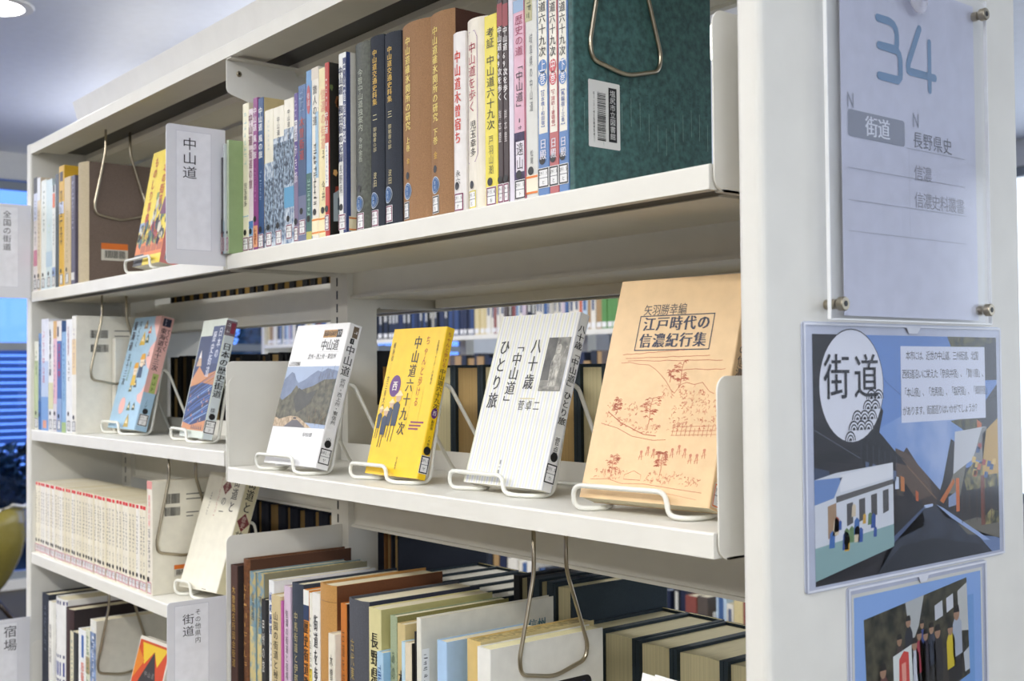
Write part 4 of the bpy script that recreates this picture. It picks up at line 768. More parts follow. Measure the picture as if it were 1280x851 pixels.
# 2 yellow book
def fb2(b, F, w, h):
    RED = M('#a8322c', 'print'); PUR = M('#5c2a78', 'print')
    b.vtext(F, '中山道六十九次', w*.52, h*.945, h*.265, M('#1c1a14', 'print'), wmax=w*.135, sx=.88, bold=.022, l=2, skew=0)
    b.vtext(F, 'ちゃんと歩ける', w*.705, h*.945, h*.46, RED, wmax=w*.085, sx=.72, l=2)
    b.disc(F, w*.245, h*.60, w*.105, PUR, 2, ry=h*.075, seg=28); b.char(F, '西', w*.245, h*.60, w*.12, M('#e8e0d8', 'print'), .8, .02, 4)
    b.vtext(F, '藪原宿', w*.075, h*.905, h*.77, INK, wmax=w*.05, l=2); b.vtext(F, '京三条大橋', w*.075, h*.67, h*.43, INK, wmax=w*.05, l=2)
    b.vtext(F, '五街道ウォーク・八木牧夫', w*.905, h*.91, h*.61, INK, wmax=w*.035, l=2, bold=.01)
    for x in (w*.80, w*.60): b.rect(F, x, x+.0003, h*.30, h*.60, M('#8a7a10', 'print'), 2)
    b.rect(F, w*.075, w*.078, h*.68, h*.765, M('#8a7a10', 'print'), 2)
    for k in range(3): b.rect(F, w*(.66 if k else .68), w*(.92-.04*k), h*(.355-.022*k), h*(.367-.022*k), M('#8a3f5a', 'print'), 2)
    rnd = random.Random(4)
    for (x, y, s) in ((.07, .36, .8), (.17, .33, 1.0), (.25, .39, .95), (.36, .41, 1.25)):
        X, Y, q = w*x, h*y, .013*s
        b.poly(F, [(X-q*.36, Y-q*.9), (X-q*.45, Y+q*.7), (X, Y+q), (X+q*.4, Y+q*.7), (X+q*.3, Y-q*.9)], M('#2c3a52', 'print'), 3); b.disc(F, X+q*.05, Y+q*1.25, q*.34, M('#c9a98a', 'print'), 4, seg=12)
        b.poly(F, [(X-q*.5, Y+q*1.35), (X+q*.1, Y+q*1.85), (X+q*.6, Y+q*1.4)], M('#e6d3a0', 'print'), 5)
        for k in (-.25, .15): b.stroke(F, [(X+q*k, Y-q*.8), (X+q*(k-.1), Y-q*2.1)], .0012, M('#33302c', 'print'), 3)
    b.vtext(F, '山と渓谷社', w*.56, h*.13, h*.045, INK, wmax=w*.035, l=2)
def fs2(b, S, t, h):
    b.vtext(S, 'ちゃんと歩ける', 0, h*.97, h*.73, M('#a8322c', 'print'), wmax=t*.5, l=2); b.vtext(S, '中山道六十九次', 0, h*.725, h*.455, INK, wmax=t*.72, bold=.012, l=2)
    b.disc(S, 0, h*.43, t*.36, M('#5c2a78', 'print'), 2, ry=t*.5); b.char(S, '西', 0, h*.43, t*.5, M('#e8e0d8', 'print'), .9, 0, 4)
    b.vtext(S, '藪原宿', 0, h*.385, h*.32, INK, wmax=t*.34, l=2); b.vtext(S, '八木牧夫', 0, h*.285, h*.19, INK, wmax=t*.36, l=2)
face_book(-.5880, .0360, Z2R, 1.5, 14.5, .1085, .1825, .0125, 'yellow paperback with black vertical title and purple oval on a wire stand', '#efc516', kind='paper', front=fb2, spinefn=fs2, dotz=.034, lab=('k', .0175, '291.5', 'ヤ'))
easel(-.5880, .0360, Z2R, .1085, 1.5, 'white wire stand holding the yellow paperback', t=.0125, tilt=14.5, lip=(-.10, .50))
# 3 grey striped book
STRIPE = M('#c9ccd6', 'print'); STRIPE2 = M('#d8d8c0', 'print')
def fb3(b, F, w, h):
    n = 30
    for i in range(n): b.rect(F, w*i/n, w*(i+.45)/n, 0.0005, h-.0005, STRIPE if i % 2 else STRIPE2, 1)
    b.vtext(F, '八十歳', w*.555, h*.86, h*.545, INK, wmax=w*.15, bold=.018, l=3, sx=.9, fill=.9); b.vtext(F, '「中山道」', w*.335, h*.86, h*.43, INK, wmax=w*.15, l=3, sx=1.0, fill=.98, bold=.018); b.vtext(F, 'ひとり旅', w*.135, h*.86, h*.43, INK, wmax=w*.13, l=3, sx=.9, fill=.92, bold=.018)
    b.htext(F, '菅卓二', w*.475, h*.46, .0120, INK, pitch=w*.098, sx=.9, l=3); b.rect(F, w*.49, w*.68, h*.498, h*.503, M('#c9bd8a', 'print'), 3)
    x0, x1, y0, y1 = w*.695, w*.965, h*.545, h*.855
    b.rect(F, x0, x1, y0, y1, mix_mat('printed_stone', '#4a4a46', '#9a9890', 90, .3, .7), 3); b.rect(F, x0, x0+(x1-x0)*.42, y0+.012, y1, mix_mat('printed_dark_stone', '#26262a', '#5d5c58', 70, .3, .7), 4)
    cx = (x0+x1)/2+.002; ST = M('#a8a59c', 'photo'); SD = M('#6d6a64', 'photo')
    b.poly(F, [(cx-.006, y0+.004), (cx-.008, y0+.030), (cx-.005, y0+.040), (cx+.005, y0+.041), (cx+.008, y0+.028), (cx+.006, y0+.004)], ST, 5); b.disc(F, cx, y0+.047, .0042, ST, 5, ry=.0055); b.poly(F, [(cx-.003, y0+.052), (cx, y0+.058), (cx+.003, y0+.052)], SD, 6)
    b.stroke(F, [(cx-.007, y0+.034), (cx-.001, y0+.026), (cx+.009, y0+.040), (cx+.012, y0+.050)], .0022, ST, 6); b.stroke(F, [(cx-.004, y0+.006), (cx-.002, y0+.024)], .0008, SD, 6); b.stroke(F, [(cx+.002, y0+.006), (cx+.001, y0+.024)], .0008, SD, 6); b.stroke(F, [(cx-.002, y0+.046), (cx+.002, y0+.046)], .0006, SD, 6)
    b.rect(F, x0+.002, x1-.002, y0+.001, y0+.005, M('#8b8880', 'photo'), 6)
    b.vtext(F, '第一集', w*.43, h*.145, h*.06, INK, wmax=w*.025, l=3)
def fs3(b, S, t, h):
    b.vtext(S, '八十歳「中山道」ひとり旅', 0, h*.935, h*.365, INK, wmax=t*.72, bold=.018, l=2); b.vtext(S, '菅卓', 0, h*.30, h*.20, INK, wmax=t*.5, l=2)
    for k in (-.42, .36): b.rect(S, t*k, t*(k+.07), 0, h, STRIPE, 1)
face_book(-.4040, .0500, Z2R, 1.0, 17.5, .1296, .1932, .0148, 'grey striped book with a stone statue picture on a wire stand', '#e2e2e0', front=fb3, spinefn=fs3, hard=False, dotz=.0365, lab=('k', .0190, '291.5', 'カ'))
easel(-.4040, .0500, Z2R, .1296, 1.0, 'white wire stand holding the grey striped book', t=.0148, tilt=17.5, lip=(-.04, .58))
# 4 tan book with red line drawing
def fb4(b, F, w, h):
    NV = M('#2c2f45', 'print'); RD = M('#c2674a', 'print'); RD2 = M('#d08a6a', 'print')
    b.htext(F, '矢羽勝幸編', w*.235, h*.852, .0120, M('#3a3a44', 'print'), pitch=w*.069, sx=.85, l=2)
    b.frame(F, w*.215, w*.805, h*.664, h*.827, .0010, NV, 2)
    b.htext(F, '江戸時代の', w*.248, h*.786, .0152, NV, pitch=w*.107, sx=.93, bold=.034, l=2); b.htext(F, '信濃紀行集', w*.240, h*.709, .0152, NV, pitch=w*.107, sx=.93, bold=.034, l=2)
    rnd = random.Random(8)
    def wob(x0, y0, x1, y1, n=14, a=.0016, wd=.0005, mat=RD): b.stroke(F, [(w*(x0+(x1-x0)*i/n), h*.963*(y0+(y1-y0)*i/n)+rnd.uniform(-a, a)) for i in range(n+1)], wd, mat, 2)
    def poly(pts, wd=.0008, mat=RD): b.stroke(F, [(w*x, h*y*.963) for x, y in pts], wd*.6, mat, 2)
    wob(.13, .672, .62, .690, a=.0004); wob(.16, .655, .82, .662, a=.0004); wob(.18, .642, .92, .640, a=.0005); wob(.55, .598, .95, .600, a=.0005)
    poly([(.13, .632), (.2, .635), (.28, .625), (.36, .622), (.42, .600), (.47, .575), (.52, .545), (.57, .505), (.60, .49)]); poly([(.60, .49), (.64, .53), (.68, .54), (.74, .53), (.80, .54), (.86, .50), (.90, .49)])
    def tree(x, y, s, k=10, dn=1):
        poly([(x, y), (x+.004*s, y+.03*s), (x-.004*s, y+.07*s), (x+.003*s, y+.1*s)], .0009)
        for i in range(k):
            yy = y+s*(.025+.075*rnd.random()); L = .05*s*rnd.uniform(.4, 1); sg = rnd.choice((-1, 1)); poly([(x, yy), (x+sg*L*.5, yy+.006), (x+sg*L, yy-.004*dn)], .0008, rnd.choice((RD, RD2)))
            for q in range(3): u = x+sg*L*rnd.uniform(.4, 1.1); v = yy+rnd.uniform(-.006, .008); poly([(u-.010, v), (u, v+.004), (u+.011, v)], .0009, RD)
    def scrub(x0, x1, y0, y1, n):
        for i in range(n):
            x = rnd.uniform(x0, x1); y = rnd.uniform(y0, y1); a = rnd.uniform(0, PI); L = rnd.uniform(.008, .03)
            poly([(x, y), (x+L*math.cos(a)*.6, y+L*.5*math.sin(a)+rnd.uniform(-.004, .004)), (x+L*math.cos(a+.5), y+L*.6*math.sin(a+.5))], rnd.choice((.0005, .0007, .0009)), rnd.choice((RD, RD2)))
    tree(.63, .515, 1.2, 12); tree(.55, .54, .55, 7); tree(.44, .325, 1.45, 16); tree(.17, .39, .7, 14); tree(.22, .10, 1.0, 12); tree(.60, .115, 1.1, 16)
    scrub(.50, .80, .46, .52, 40); scrub(.08, .34, .33, .44, 70); scrub(.33, .55, .30, .35, 40); scrub(.60, .98, .32, .44, 110); scrub(.10, .34, .09, .13, 40); scrub(.50, .90, .085, .13, 70); scrub(.66, .95, .43, .50, 50)
    poly([(.10, .40), (.16, .375), (.22, .35), (.28, .335), (.34, .32), (.42, .30), (.52, .295)], .0012); poly([(.06, .345), (.2, .325), (.33, .29), (.50, .275), (.60, .28)], .0008)
    for i in range(10): x = .64+.032*i; poly([(x, .30), (x+.004, .345+.01*math.sin(i))], .0007); 
    for yy in (.30, .318, .338): poly([(.63, yy), (.97, yy+.012)], .0006)
    for i in range(11):
        x = .42+.047*i; y = .185+.02*math.sin(i*1.3)+.012*(i > 3); poly([(x, y), (x+.006, y+.028), (x+.014, y+.030), (x+.02, y)], .0008); b.disc(F, w*(x+.010), h*.963*(y+.036), .0016, RD2, 2, seg=8); poly([(x-.008, y+.01), (x+.03, y+.018)], .0006, RD2)
    poly([(.06, .085), (.2, .092), (.32, .075), (.5, .080), (.7, .07), (.93, .06)], .0007); poly([(.5, .048), (.7, .045), (.9, .03)], .0006, RD2)
    poly([(.33, .115), (.4, .135), (.46, .118), (.46, .095), (.33, .095), (.33, .115)], .0006)
def fs4(b, S, t, h):
    b.vtext(S, '江戸時代の信濃紀行集', 0, h*.9, h*.4, M('#2c2f45', 'print'), wmax=t*.6, l=2)
tan = face_book(-.1820, .0215, Z2R, 8.2, 18.8, .1437, .2185, .0230, 'large tan book with red line drawing of a landscape on a wire stand', '#e3c294', front=fb4, spinefn=fs4, lab=('o', .013, 'N215', 'シ'), page=PAGE)
easel(-.1820, .0215, Z2R, .1437, 8.2, 'white wire stand holding the large tan book', t=.0230, tilt=18.8, lip=(.07, .72))
# 5 light blue illustrated book
def fb5(b, F, w, h):
    PK = M('#e8b4ae', 'print'); YL = M('#d9b54a', 'print'); DKB = M('#2f4a6c', 'print'); SKN = M('#ead3b8', 'print')
    b.poly(F, [(w*.78, h), (w*.80, h*.93), (w*.90, h*.86), (w, h*.80), (w, h)], PK, 1); b.poly(F, [(w, h*.78), (w*.86, h*.72), (w*.80, h*.62), (w*.90, h*.55), (w, h*.52)], PK, 1); b.poly(F, [(w, h*.40), (w*.93, h*.33), (w*.80, h*.30), (w*.84, h*.25), (w, h*.22)], PK, 1)
    b.disc(F, w*.34, h*.20, w*.11, PK, 2, ry=h*.075)
    b.vtext(F, '東海道', w*.115, h*.97, h*.69, M('#3d2a3a', 'print'), wmax=w*.13, bold=.03, l=3); b.vtext(F, 'てくてく', w*.30, h*.97, h*.72, M('#2f3a5c', 'print'), wmax=w*.1, bold=.02, l=3); b.vtext(F, '五十三次', w*.16, h*.67, h*.38, M('#3d2a3a', 'print'), wmax=w*.11, bold=.02, l=3); b.vtext(F, '旅日記', w*.28, h*.60, h*.42, M('#5d7a3a', 'print'), wmax=w*.07, l=3)
    for (x, y, s, c) in ((.52, .93, .8, '#8a6a4a'), (.52, .80, 1.2, '#d9b54a'), (.70, .88, .7, '#c8604a'), (.68, .80, .8, '#4a5a4a'), (.60, .20, .8, '#5d6a4a'), (.78, .20, .7, '#3f4a40'), (.64, .40, .7, '#3a4a5a'), (.50, .36, .7, '#6a6a4a'), (.80, .58, .5, '#8a7a8a'), (.86, .66, .4, '#5a6a8a'), (.66, .07, 1.1, '#b59a4a')):
        X, Y, q = w*x, h*y, .011*s; b.poly(F, [(X-q, Y-q*.9), (X-q*.5, Y+q*.3), (X, Y+q*1.1), (X+q*.6, Y+q*.2), (X+q, Y-q*.9)], M(c, 'print'), 2); b.poly(F, [(X-q*.6, Y-q*.3), (X, Y+q*.4), (X+q*.5, Y-q*.4)], M('#ead9b0', 'print'), 3)
    for (x, y, s) in ((.53, .50, 1.0), (.70, .575, 1.05)):
        X, Y, q = w*x, h*y, .013*s; b.poly(F, [(X-q*.8, Y-q*1.9), (X-q*.55, Y-q*.2), (X+q*.55, Y-q*.2), (X+q*.9, Y-q*1.9)], DKB if x > .6 else YL, 3); b.disc(F, X, Y+q*.25, q*.72, SKN, 4, seg=16); b.poly(F, [(X-q*.9, Y+q*.55), (X-q*.6, Y+q*1.35), (X+q*.5, Y+q*1.4), (X+q*.9, Y+q*.6)], M('#e0a43a', 'print'), 5)
        for k in (-.25, .25): b.disc(F, X+q*k, Y+q*.2, q*.09, INK, 5, seg=8)
def fs5(b, S, t, h):
    b.rect(S, -t*.5, t*.5, h*.33, h*.999, M('#e3b3ac', 'print'), 1); b.rrect(S, -t*.30, t*.34, h*.915, h*.985, .001, M('#262a45', 'print'), 2); b.vtext(S, '53', 0, h*.98, h*.92, M('#c9c4d8', 'print'), wmax=t*.4, l=3)
    b.vtext(S, 'てくてく', t*.28, h*.90, h*.70, M('#5d2a3a', 'print'), wmax=t*.4, bold=.02, l=3); b.vtext(S, '東海道五十三次', -t*.10, h*.90, h*.52, M('#43303c', 'print'), wmax=t*.5, bold=.02, l=3)
    b.rect(S, -t*.1, t*.35, h*.33, h*.50, M('#a9b86a', 'print'), 2); squiggle(b, S, t*.12, h*.49, h*.34, t*.3, M('#4a5a2a', 'print'), 3); b.vtext(S, 'ことばのたび', -t*.05, h*.27, h*.14, M('#3a4a6a', 'print'), wmax=t*.35, l=3)
face_book(-1.5215, .054, Z2L, 0, 14.4, .130, .2110, .0240, 'light blue illustrated book with pink spine on a wire stand', '#a3c4dc', front=fb5, spinefn=fs5, dotz=.036, lab=('k', .020, '291.5', 'テ'))
easel(-1.5215, .054, Z2L, .130, 0, 'white wire stand holding the light blue illustrated book', t=.0240, tilt=14.4, lip=(-.02, .56))
# 6 blue night picture book
def fb6(b, F, w, h):
    b.rect(F, .003, w*.99, h*.06, h*.86, M('#27365e', 'print'), 1); OR_ = M('#c98a52', 'print'); LB = M('#8fb0d8', 'print'); MB_ = M('#4a6fb0', 'print')
    b.poly(F, [(.003, h*.48), (w*.25, h*.60), (w*.55, h*.52), (w*.99, h*.56), (w*.99, h*.44), (w*.5, h*.46), (.003, h*.42)], OR_, 2); b.poly(F, [(w*.10, h*.60), (w*.2, h*.74), (w*.32, h*.60)], M('#c9a886', 'print'), 2); b.poly(F, [(w*.14, h*.67), (w*.2, h*.74), (w*.26, h*.67)], M('#e6e2dc', 'print'), 3)
    rnd = random.Random(2)
    for i in range(16):
        y = h*(.10+.022*i); b.stroke(F, [(w*(.05+.03*rnd.random()), y-.008), (w*.5, y+.006+.004*rnd.random()), (w*.97, y+.022)], .0016, rnd.choice((LB, MB_, MB_, M('#1c2648', 'print'))), 2)
    for i in range(26): X, Y = w*rnd.uniform(.1, .95), h*rnd.uniform(.10, .42); b.poly(F, [(X, Y), (X+.002, Y+.005), (X+.004, Y)], M(rnd.choice(('#d98a4a', '#e6cfa8', '#1c2440')), 'print'), 3)
    b.poly(F, [(.003, h*.06), (.003, h*.12), (w*.4, h*.10), (w*.99, h*.15), (w*.99, h*.06)], OR_, 3)
    for i in range(6): b.poly(F, [(w*(.45+.08*i), h*.07), (w*(.47+.08*i), h*.115), (w*(.50+.08*i), h*.07)], M('#2a3a50', 'print'), 4)
    b.rect(F, w*.52, w*.99, h*.62, h*.94, M('#3a4a74', 'print'), 3); b.vtext(F, '日本の', w*.86, h*.93, h*.66, M('#d5d8e4', 'print'), wmax=w*.15, l=4, bold=.02); b.vtext(F, '歴史街道', w*.64, h*.90, h*.50, M('#d5d8e4', 'print'), wmax=w*.15, l=4, bold=.02)
def fs6(b, S, t, h):
    b.rect(S, -t*.5, t*.5, h*.86, h*.985, M('#7a6a74', 'print'), 1); b.rect(S, 0, t*.4, h*.88, h*.97, M('#8a2f45', 'print'), 2); squiggle(b, S, -t*.2, h*.97, h*.87, t*.35, STK, 3)
    b.vtext(S, '日本の歴史街道', 0, h*.80, h*.34, INK, wmax=t*.82, bold=.02, l=3); b.vtext(S, '楠戸', -t*.05, h*.26, h*.17, INK, wmax=t*.42, l=3)
face_book(-1.1946, .055, Z2L, -7, 12.5, .1220, .1930, .0175, 'book with blue night picture and pale spine on a wire stand', '#d3dbd0', spine='#cfd9de', front=fb6, spinefn=fs6, dotz=.036, lab=('k', .0195, '682.1', 'ク'))
easel(-1.1946, .055, Z2L, .1220, -7, 'white wire stand holding the book with the blue night picture', t=.0182, tilt=12.8, lip=(-.12, .50))
# 7 yellow and red picture book on the upper shelf
def fb7(b, F, w, h):
    RD = M('#b83a26', 'print'); rnd = random.Random(6)
    b.rect(F, 0, w, h*.08, h*.20, M('#d9762e', 'print'), 1); b.rect(F, 0, w*.35, 0, h*.10, M('#3a3a40', 'print'), 2)
    for k in range(4): b.rect(F, w*.2*k+w*.2, w*.2*k+w*.38, h*.11, h*.17, M('#b5561e', 'print'), 2)
    b.vtext(F, '日本の街道', w*.60, h*.97, h*.50, RD, wmax=w*.17, bold=.03, l=3); b.vtext(F, 'ものしり事典', w*.22, h*.95, h*.36, RD, wmax=w*.14, bold=.025, l=3)
    b.rect(F, 0, w*.25, h*.30, h*.38, M('#8fa6c4', 'print'), 1)
    cols = ['#4a2a5a', '#a8322c', '#2f5a5a', '#3a3a30', '#7a8a4a', '#c9c4b0', '#5a3a6a', '#d0a83a', '#23262c']
    for i in range(70):
        X, Y = w*rnd.uniform(.02, .98), h*rnd.uniform(.20, .34+.35*rnd.random()*rnd.random()); X = max(X, w*.5 if Y > h*.4 else 0); s = rnd.uniform(.004, .010)
        b.poly(F, [(X+s*math.cos(a)*rnd.uniform(.6, 1.1), Y+s*math.sin(a)*rnd.uniform(.8, 1.8)) for a in (0, 1.2, 2.5, 3.7, 5)], M(cols[i % 9], 'print'), 2+i % 3)
    b.disc(F, w*.90, h*.62, w*.09, M('#d6b49a', 'print'), 5); b.poly(F, [(w*.7, h*.42), (w*.78, h*.56), (w*.99, h*.55), (w*.99, h*.40)], M('#6a2a55', 'print'), 6)
def fs7(b, S, t, h):
    b.rect(S, -t*.5, t*.5, 0, h, M('#dd8a86', 'print'), 1); b.vtext(S, '日本の街道ものしり事典', 0, h*.95, h*.35, M('#7a2a2a', 'print'), wmax=t*.5, l=2)
face_book(-1.2865, .012, Z1, -1, 10.6, .1200, .2000, .0320, 'yellow and red picture book half hidden by the 中山道 sign', '#e8cf3c', front=fb7, spinefn=fs7, lab=('k', .0165, '682.1', 'ニ'))
easel(-1.2865, .012, Z1, .1200, -1, 'white wire stand holding the yellow and red picture book', t=.0320, tilt=10.6, lip=(-.05, .80))
# 8 white boxed book leaning on the third shelf
def fb8(b, F, w, h):
    DR = M('#7d3a3a', 'print'); b.vtext(F, '街道と', w*.80, h*.985, h*.66, INK, wmax=w*.15, bold=.01, l=2, sx=.8); b.vtext(F, 'の一', w*.56, h*.80, h*.62, INK, wmax=w*.13, l=2)
    c = (w*.56, h*.88); b.poly(F, [(c[0], c[1]-.013), (c[0]+.012, c[1]), (c[0], c[1]+.013), (c[0]-.012, c[1])], DR, 3); b.vtext(F, '歴史', c[0], c[1]+.009, c[1]-.009, M('#d9c4b8', 'print'), wmax=.008, l=4)
    squiggle(b, F, w*.40, h*.97, h*.62, .0035, M('#b5605a', 'print'), 2); squiggle(b, F, w*.20, h*.83, h*.62, .004, M('#3a3a3c', 'print'), 2); b.rect(F, w*.60, w*.72, h*.012, h*.016, INK, 2)
def fs8(b, S, t, h):
    DR = M('#7d3a3a', 'print'); b.vtext(S, '街道と', -t*.02, h*.99, h*.68, INK, wmax=t*.6, bold=.015, l=2, sx=.85); c = (0, h*.605); b.poly(S, [(0, c[1]-.015), (.0125, c[1]), (0, c[1]+.015), (-.0125, c[1])], DR, 3); b.vtext(S, '歴史', 0, c[1]+.010, c[1]-.010, M('#d9c4b8', 'print'), wmax=.009, l=4); b.vtext(S, '旅びと', -t*.02, h*.53, h*.28, INK, wmax=t*.6, l=2)
face_book(-1.1680, .043, Z3L, 11, 18.8, .100, .1900, .0300, 'white boxed book with brush lettering and dark red diamonds, leaning back', '#ebe7d8', spine='#e2dab8', front=fb8, spinefn=fs8, dotz=.03)
easel(-1.1680, .043, Z3L, .100, 11, 'white wire stand holding the white boxed book on the third shelf', t=.0300, tilt=17.5, lip=(.1, .4))
# 9 orange triangle book at the bottom
def fb9(b, F, w, h):
    b.rect(F, w*.02, w*.98, h*.02, h*.97, M('#c8491e', 'print'), 1); b.poly(F, [(w*.12, h*.95), (w*.95, h*.95), (w*.72, h*.78), (w*.55, h*.90), (w*.3, h*.77)], M('#e3bf2c', 'print'), 2)
    b.poly(F, [(w*.02, h*.45), (w*.56, h*.90), (w*.98, h*.40), (w*.98, h*.02), (w*.02, h*.02)], M('#37332f', 'print'), 3)
    b.poly(F, [(w*.02, h*.62), (w*.30, h*.80), (w*.02, h*.90)], M('#d9822a', 'print'), 3)
    b.htext(F, '中山道', w*.36, h*.70, .010, M('#8f8a86', 'print'), pitch=w*.12, l=4); b.char(F, '宿', w*.33, h*.54, w*.24, M('#e9e4dc', 'print'), .9, .02, 4); b.char(F, '場', w*.58, h*.54, w*.24, M('#e9e4dc', 'print'), .9, .02, 4)
face_book(-1.3952, .020, Z4L, 4, 15, .1150, .1960, .0150, 'book with black mountain triangle on orange and yellow, bottom left', '#e3dfd6', front=fb9)
easel(-1.3952, .020, Z4L, .1150, 4, 'white wire stand holding the orange and black book, bottom left', t=.0150, tilt=15)
# 10 white book at the bottom right, only its top edge in view
face_book(-.1300, .000, Z3R, -3, 14.5, .1300, .1920, .0180, 'white book on a stand at the bottom right, only its top edge showing', '#e9e8e6', hard=True)
easel(-.1300, .000, Z3R, .1300, -3, 'white wire stand holding the white book at the bottom right', t=.0180, tilt=14.5)

# ------------------------------------------------------------------ the rear face of the unit: books with fore-edges towards us
TANP = M('#b79a66', 'pages'); CREAMP = M('#d2c8a0', 'pages'); GREENB = M('#22313a', 'cloth'); BLKB = M('#16181d', 'cloth')
def rear_book(x0, x1, z, h, label, cover, page, yf=.2495, d=.146, board=.004, group='books shelved on the rear face of the bookshelf', gold=False):
    t = x1-x0; o = empty('book', ((x0+x1)/2, yf, z)); tag(o, label, 'book', group)
    b = MB(); cm = cover; bd = min(board, t*.3)
    b.prism([(-t/2, 0), (-t/2+bd, 0), (-t/2+bd, d-.006), (t/2-bd, d-.006), (t/2-bd, 0), (t/2, 0), (t/2, d-.004), (t/2-.002, d), (-t/2+.002, d), (-t/2, d-.004)], 0, h, cm, 'z')
    if gold: 
        F = Fr((0, d-.006, h), (1, 0, 0), (0, 1, 0)); b.rect(F, -t/2+.003, t/2-.003, .001, .003, M('#c9b23f', 'print'), 1)
    b.build('cover', o)
    p = MB(); w2 = t/2-bd-.0002; n = 8
    p.prism([(-w2, .005)]+[(-w2+2*w2*i/n, .005+.006*math.sin(PI*i/n)) for i in range(1, n)]+[(w2, .005), (w2, d-.0065), (-w2, d-.0065)], .003, h-.0035, page, 'z'); p.build('page_block', o)
    return o
def rear_run(xs, z, hs, cov, pg, fmt, **kw):
    for i in range(len(xs)-1):
        rear_book(xs[i]+.0004, xs[i+1]-.0004, z+.0005, hs[i % len(hs)], fmt % ordinal(i+1), cov[i % len(cov)], pg[i % len(pg)], **kw)
# middle shelf, behind the displayed books
rear_run([-.880, -.8655, -.800, -.772, -.6975, -.634, -.5355, -.436, -.385, -.285, -.19, -.10, -.03], RZ2, [.186, .1855, .186, .187, .1862, .187], [M('#a5793f', 'cloth'), BLKB]+[GREENB]*10, [TANP, CREAMP], 'cream-paged book behind the displayed books, right bay middle shelf, %s from the post', board=.006)
rear_run([-1.70, -1.655, -1.61, -1.568, -1.53, -1.495, -1.455, -1.41, -1.365, -1.337, -1.30, -1.262, -1.212, -1.190, -1.165, -1.14, -1.125, -1.09, -1.057, -1.028, -.985, -.945], RZ2, [.212, .214, .210, .1865, .186], [BLKB], [TANP, M('#6e5836', 'pages'), TANP], 'dark bound book with tan page edges, left bay middle shelf rear, %s from the left', board=.009)
# third shelf
rear_run([-1.52, -1.47, -1.42, -1.37, -1.32, -1.275, -1.2095, -1.167, -1.1134, -1.066, -1.018, -.95], RZ3, [.2415, .240, .2405, .239], [M('#1d2233', 'cloth')], [M('#9c7d4c', 'pages')], 'navy bound book with tan page edges, left bay third shelf rear, %s from the left', board=.014)
big = rear_book(-.880, -.8605, RZ3+.0005, .240, 'brown and navy large book behind the post, right bay third shelf rear', M('#8a5f33', 'cloth'), TANP)
rear_book(-.860, -.838, RZ3+.0005, .2405, 'large dark navy book standing beside the post, right bay third shelf rear', M('#1e2433', 'cloth'), TANP, d=.17)
rear_run([-.835, -.785, -.735, -.686, -.634, -.5875], RZ3, [.1700, .1705, .1695], [GREENB], [PAGEW], 'green-black encyclopedia with white page tops, rear of lower right bay, %s from the left', gold=True, d=.150, board=.003)
rear_run([-.5645, -.524, -.485], RZ3, [.204, .2045], [BLKB, GREENB], [M('#a39a78', 'pages')], 'black bound volume behind the large white cover, %s of the two', board=.012, d=.16)
rear_book(-.4845, -.448, RZ3+.0005, .2025, 'large dark green volume showing its whole plain cover, lower right bay rear', GREENB, CREAMP, d=.172)
rear_run([-.447, -.400, -.3385, -.2790, -.2050, -.135, -.07, -.01], RZ3, [.158, .1585, .1575], [GREENB], [CREAMP], 'thick cream-paged volume with dark green boards, lower right bay rear, %s of its row', gold=True, board=.0055, d=.160)
# upper shelf of the rear face: only the feet of the books show under our shelf
ux = [-1.7, -1.66, -1.62, -1.575, -1.53, -1.49, -1.45, -1.4092, -1.372, -1.325, -1.294, -1.251, -1.215, -1.172, -1.125, -1.098, -1.059, -1.010, -.95]
rear_run(ux, RZ1, [.17], [BLKB], [M('#8f7238', 'pages')], 'tan-paged book on the rear upper shelf, left bay, %s from the left', board=.008)

# ------------------------------------------------------------------ the far bookcase
FX0, FY = -5.86, 2.57
far = empty('bookshelf', (0, 0, 0)); tag(far, 'blurred white steel bookshelf far behind, seen through the gaps', 'bookshelf')
W = WHITE
b = MB(); b.box(FX0-.03, FX0, FY, FY+.40, 0, 1.82, PANEL); b.build('end_panel', far); b = MB(); b.box(-1.345, -1.32, FY, FY+.40, 0, 1.82, PANEL); b.build('end_panel', far)
b = MB(); b.box(FX0, -1.345, FY, FY+.40, 1.80, 1.82, W); b.build('canopy', far)
FZ = [1.517, 1.217, .917, .617, .317, .08]
for k in range(5):
    xa = FX0+.9*k
    for z in FZ:
        if 0.5 < z < .7 : continue
        b = MB(); b.prism([(FY, z-.022), (FY, z), (FY+.186, z), (FY+.186, z+.026), (FY+.188, z+.026), (FY+.188, z-.006), (FY+.011, z-.006), (FY+.011, z-.022)], xa+.004, xa+.896, W, 'x'); sh = b.build('shelf', far)
        for x in (xa+.001, xa+.8975):
            b = MB(); b.box(x, x+.0015, FY+.002, FY+.19, z-.022, z+.127, W); b.build('shelf_bracket', sh)
for k in range(6):
    x = FX0+.9*k; b = MB(); b.box(x-.025+(.026 if k == 0 else 0), x+.025-(.026 if k == 5 else 0)-(.001 if k == 5 else 0), FY+.189, FY+.24, 0, 1.8, W); b.build('post', far)
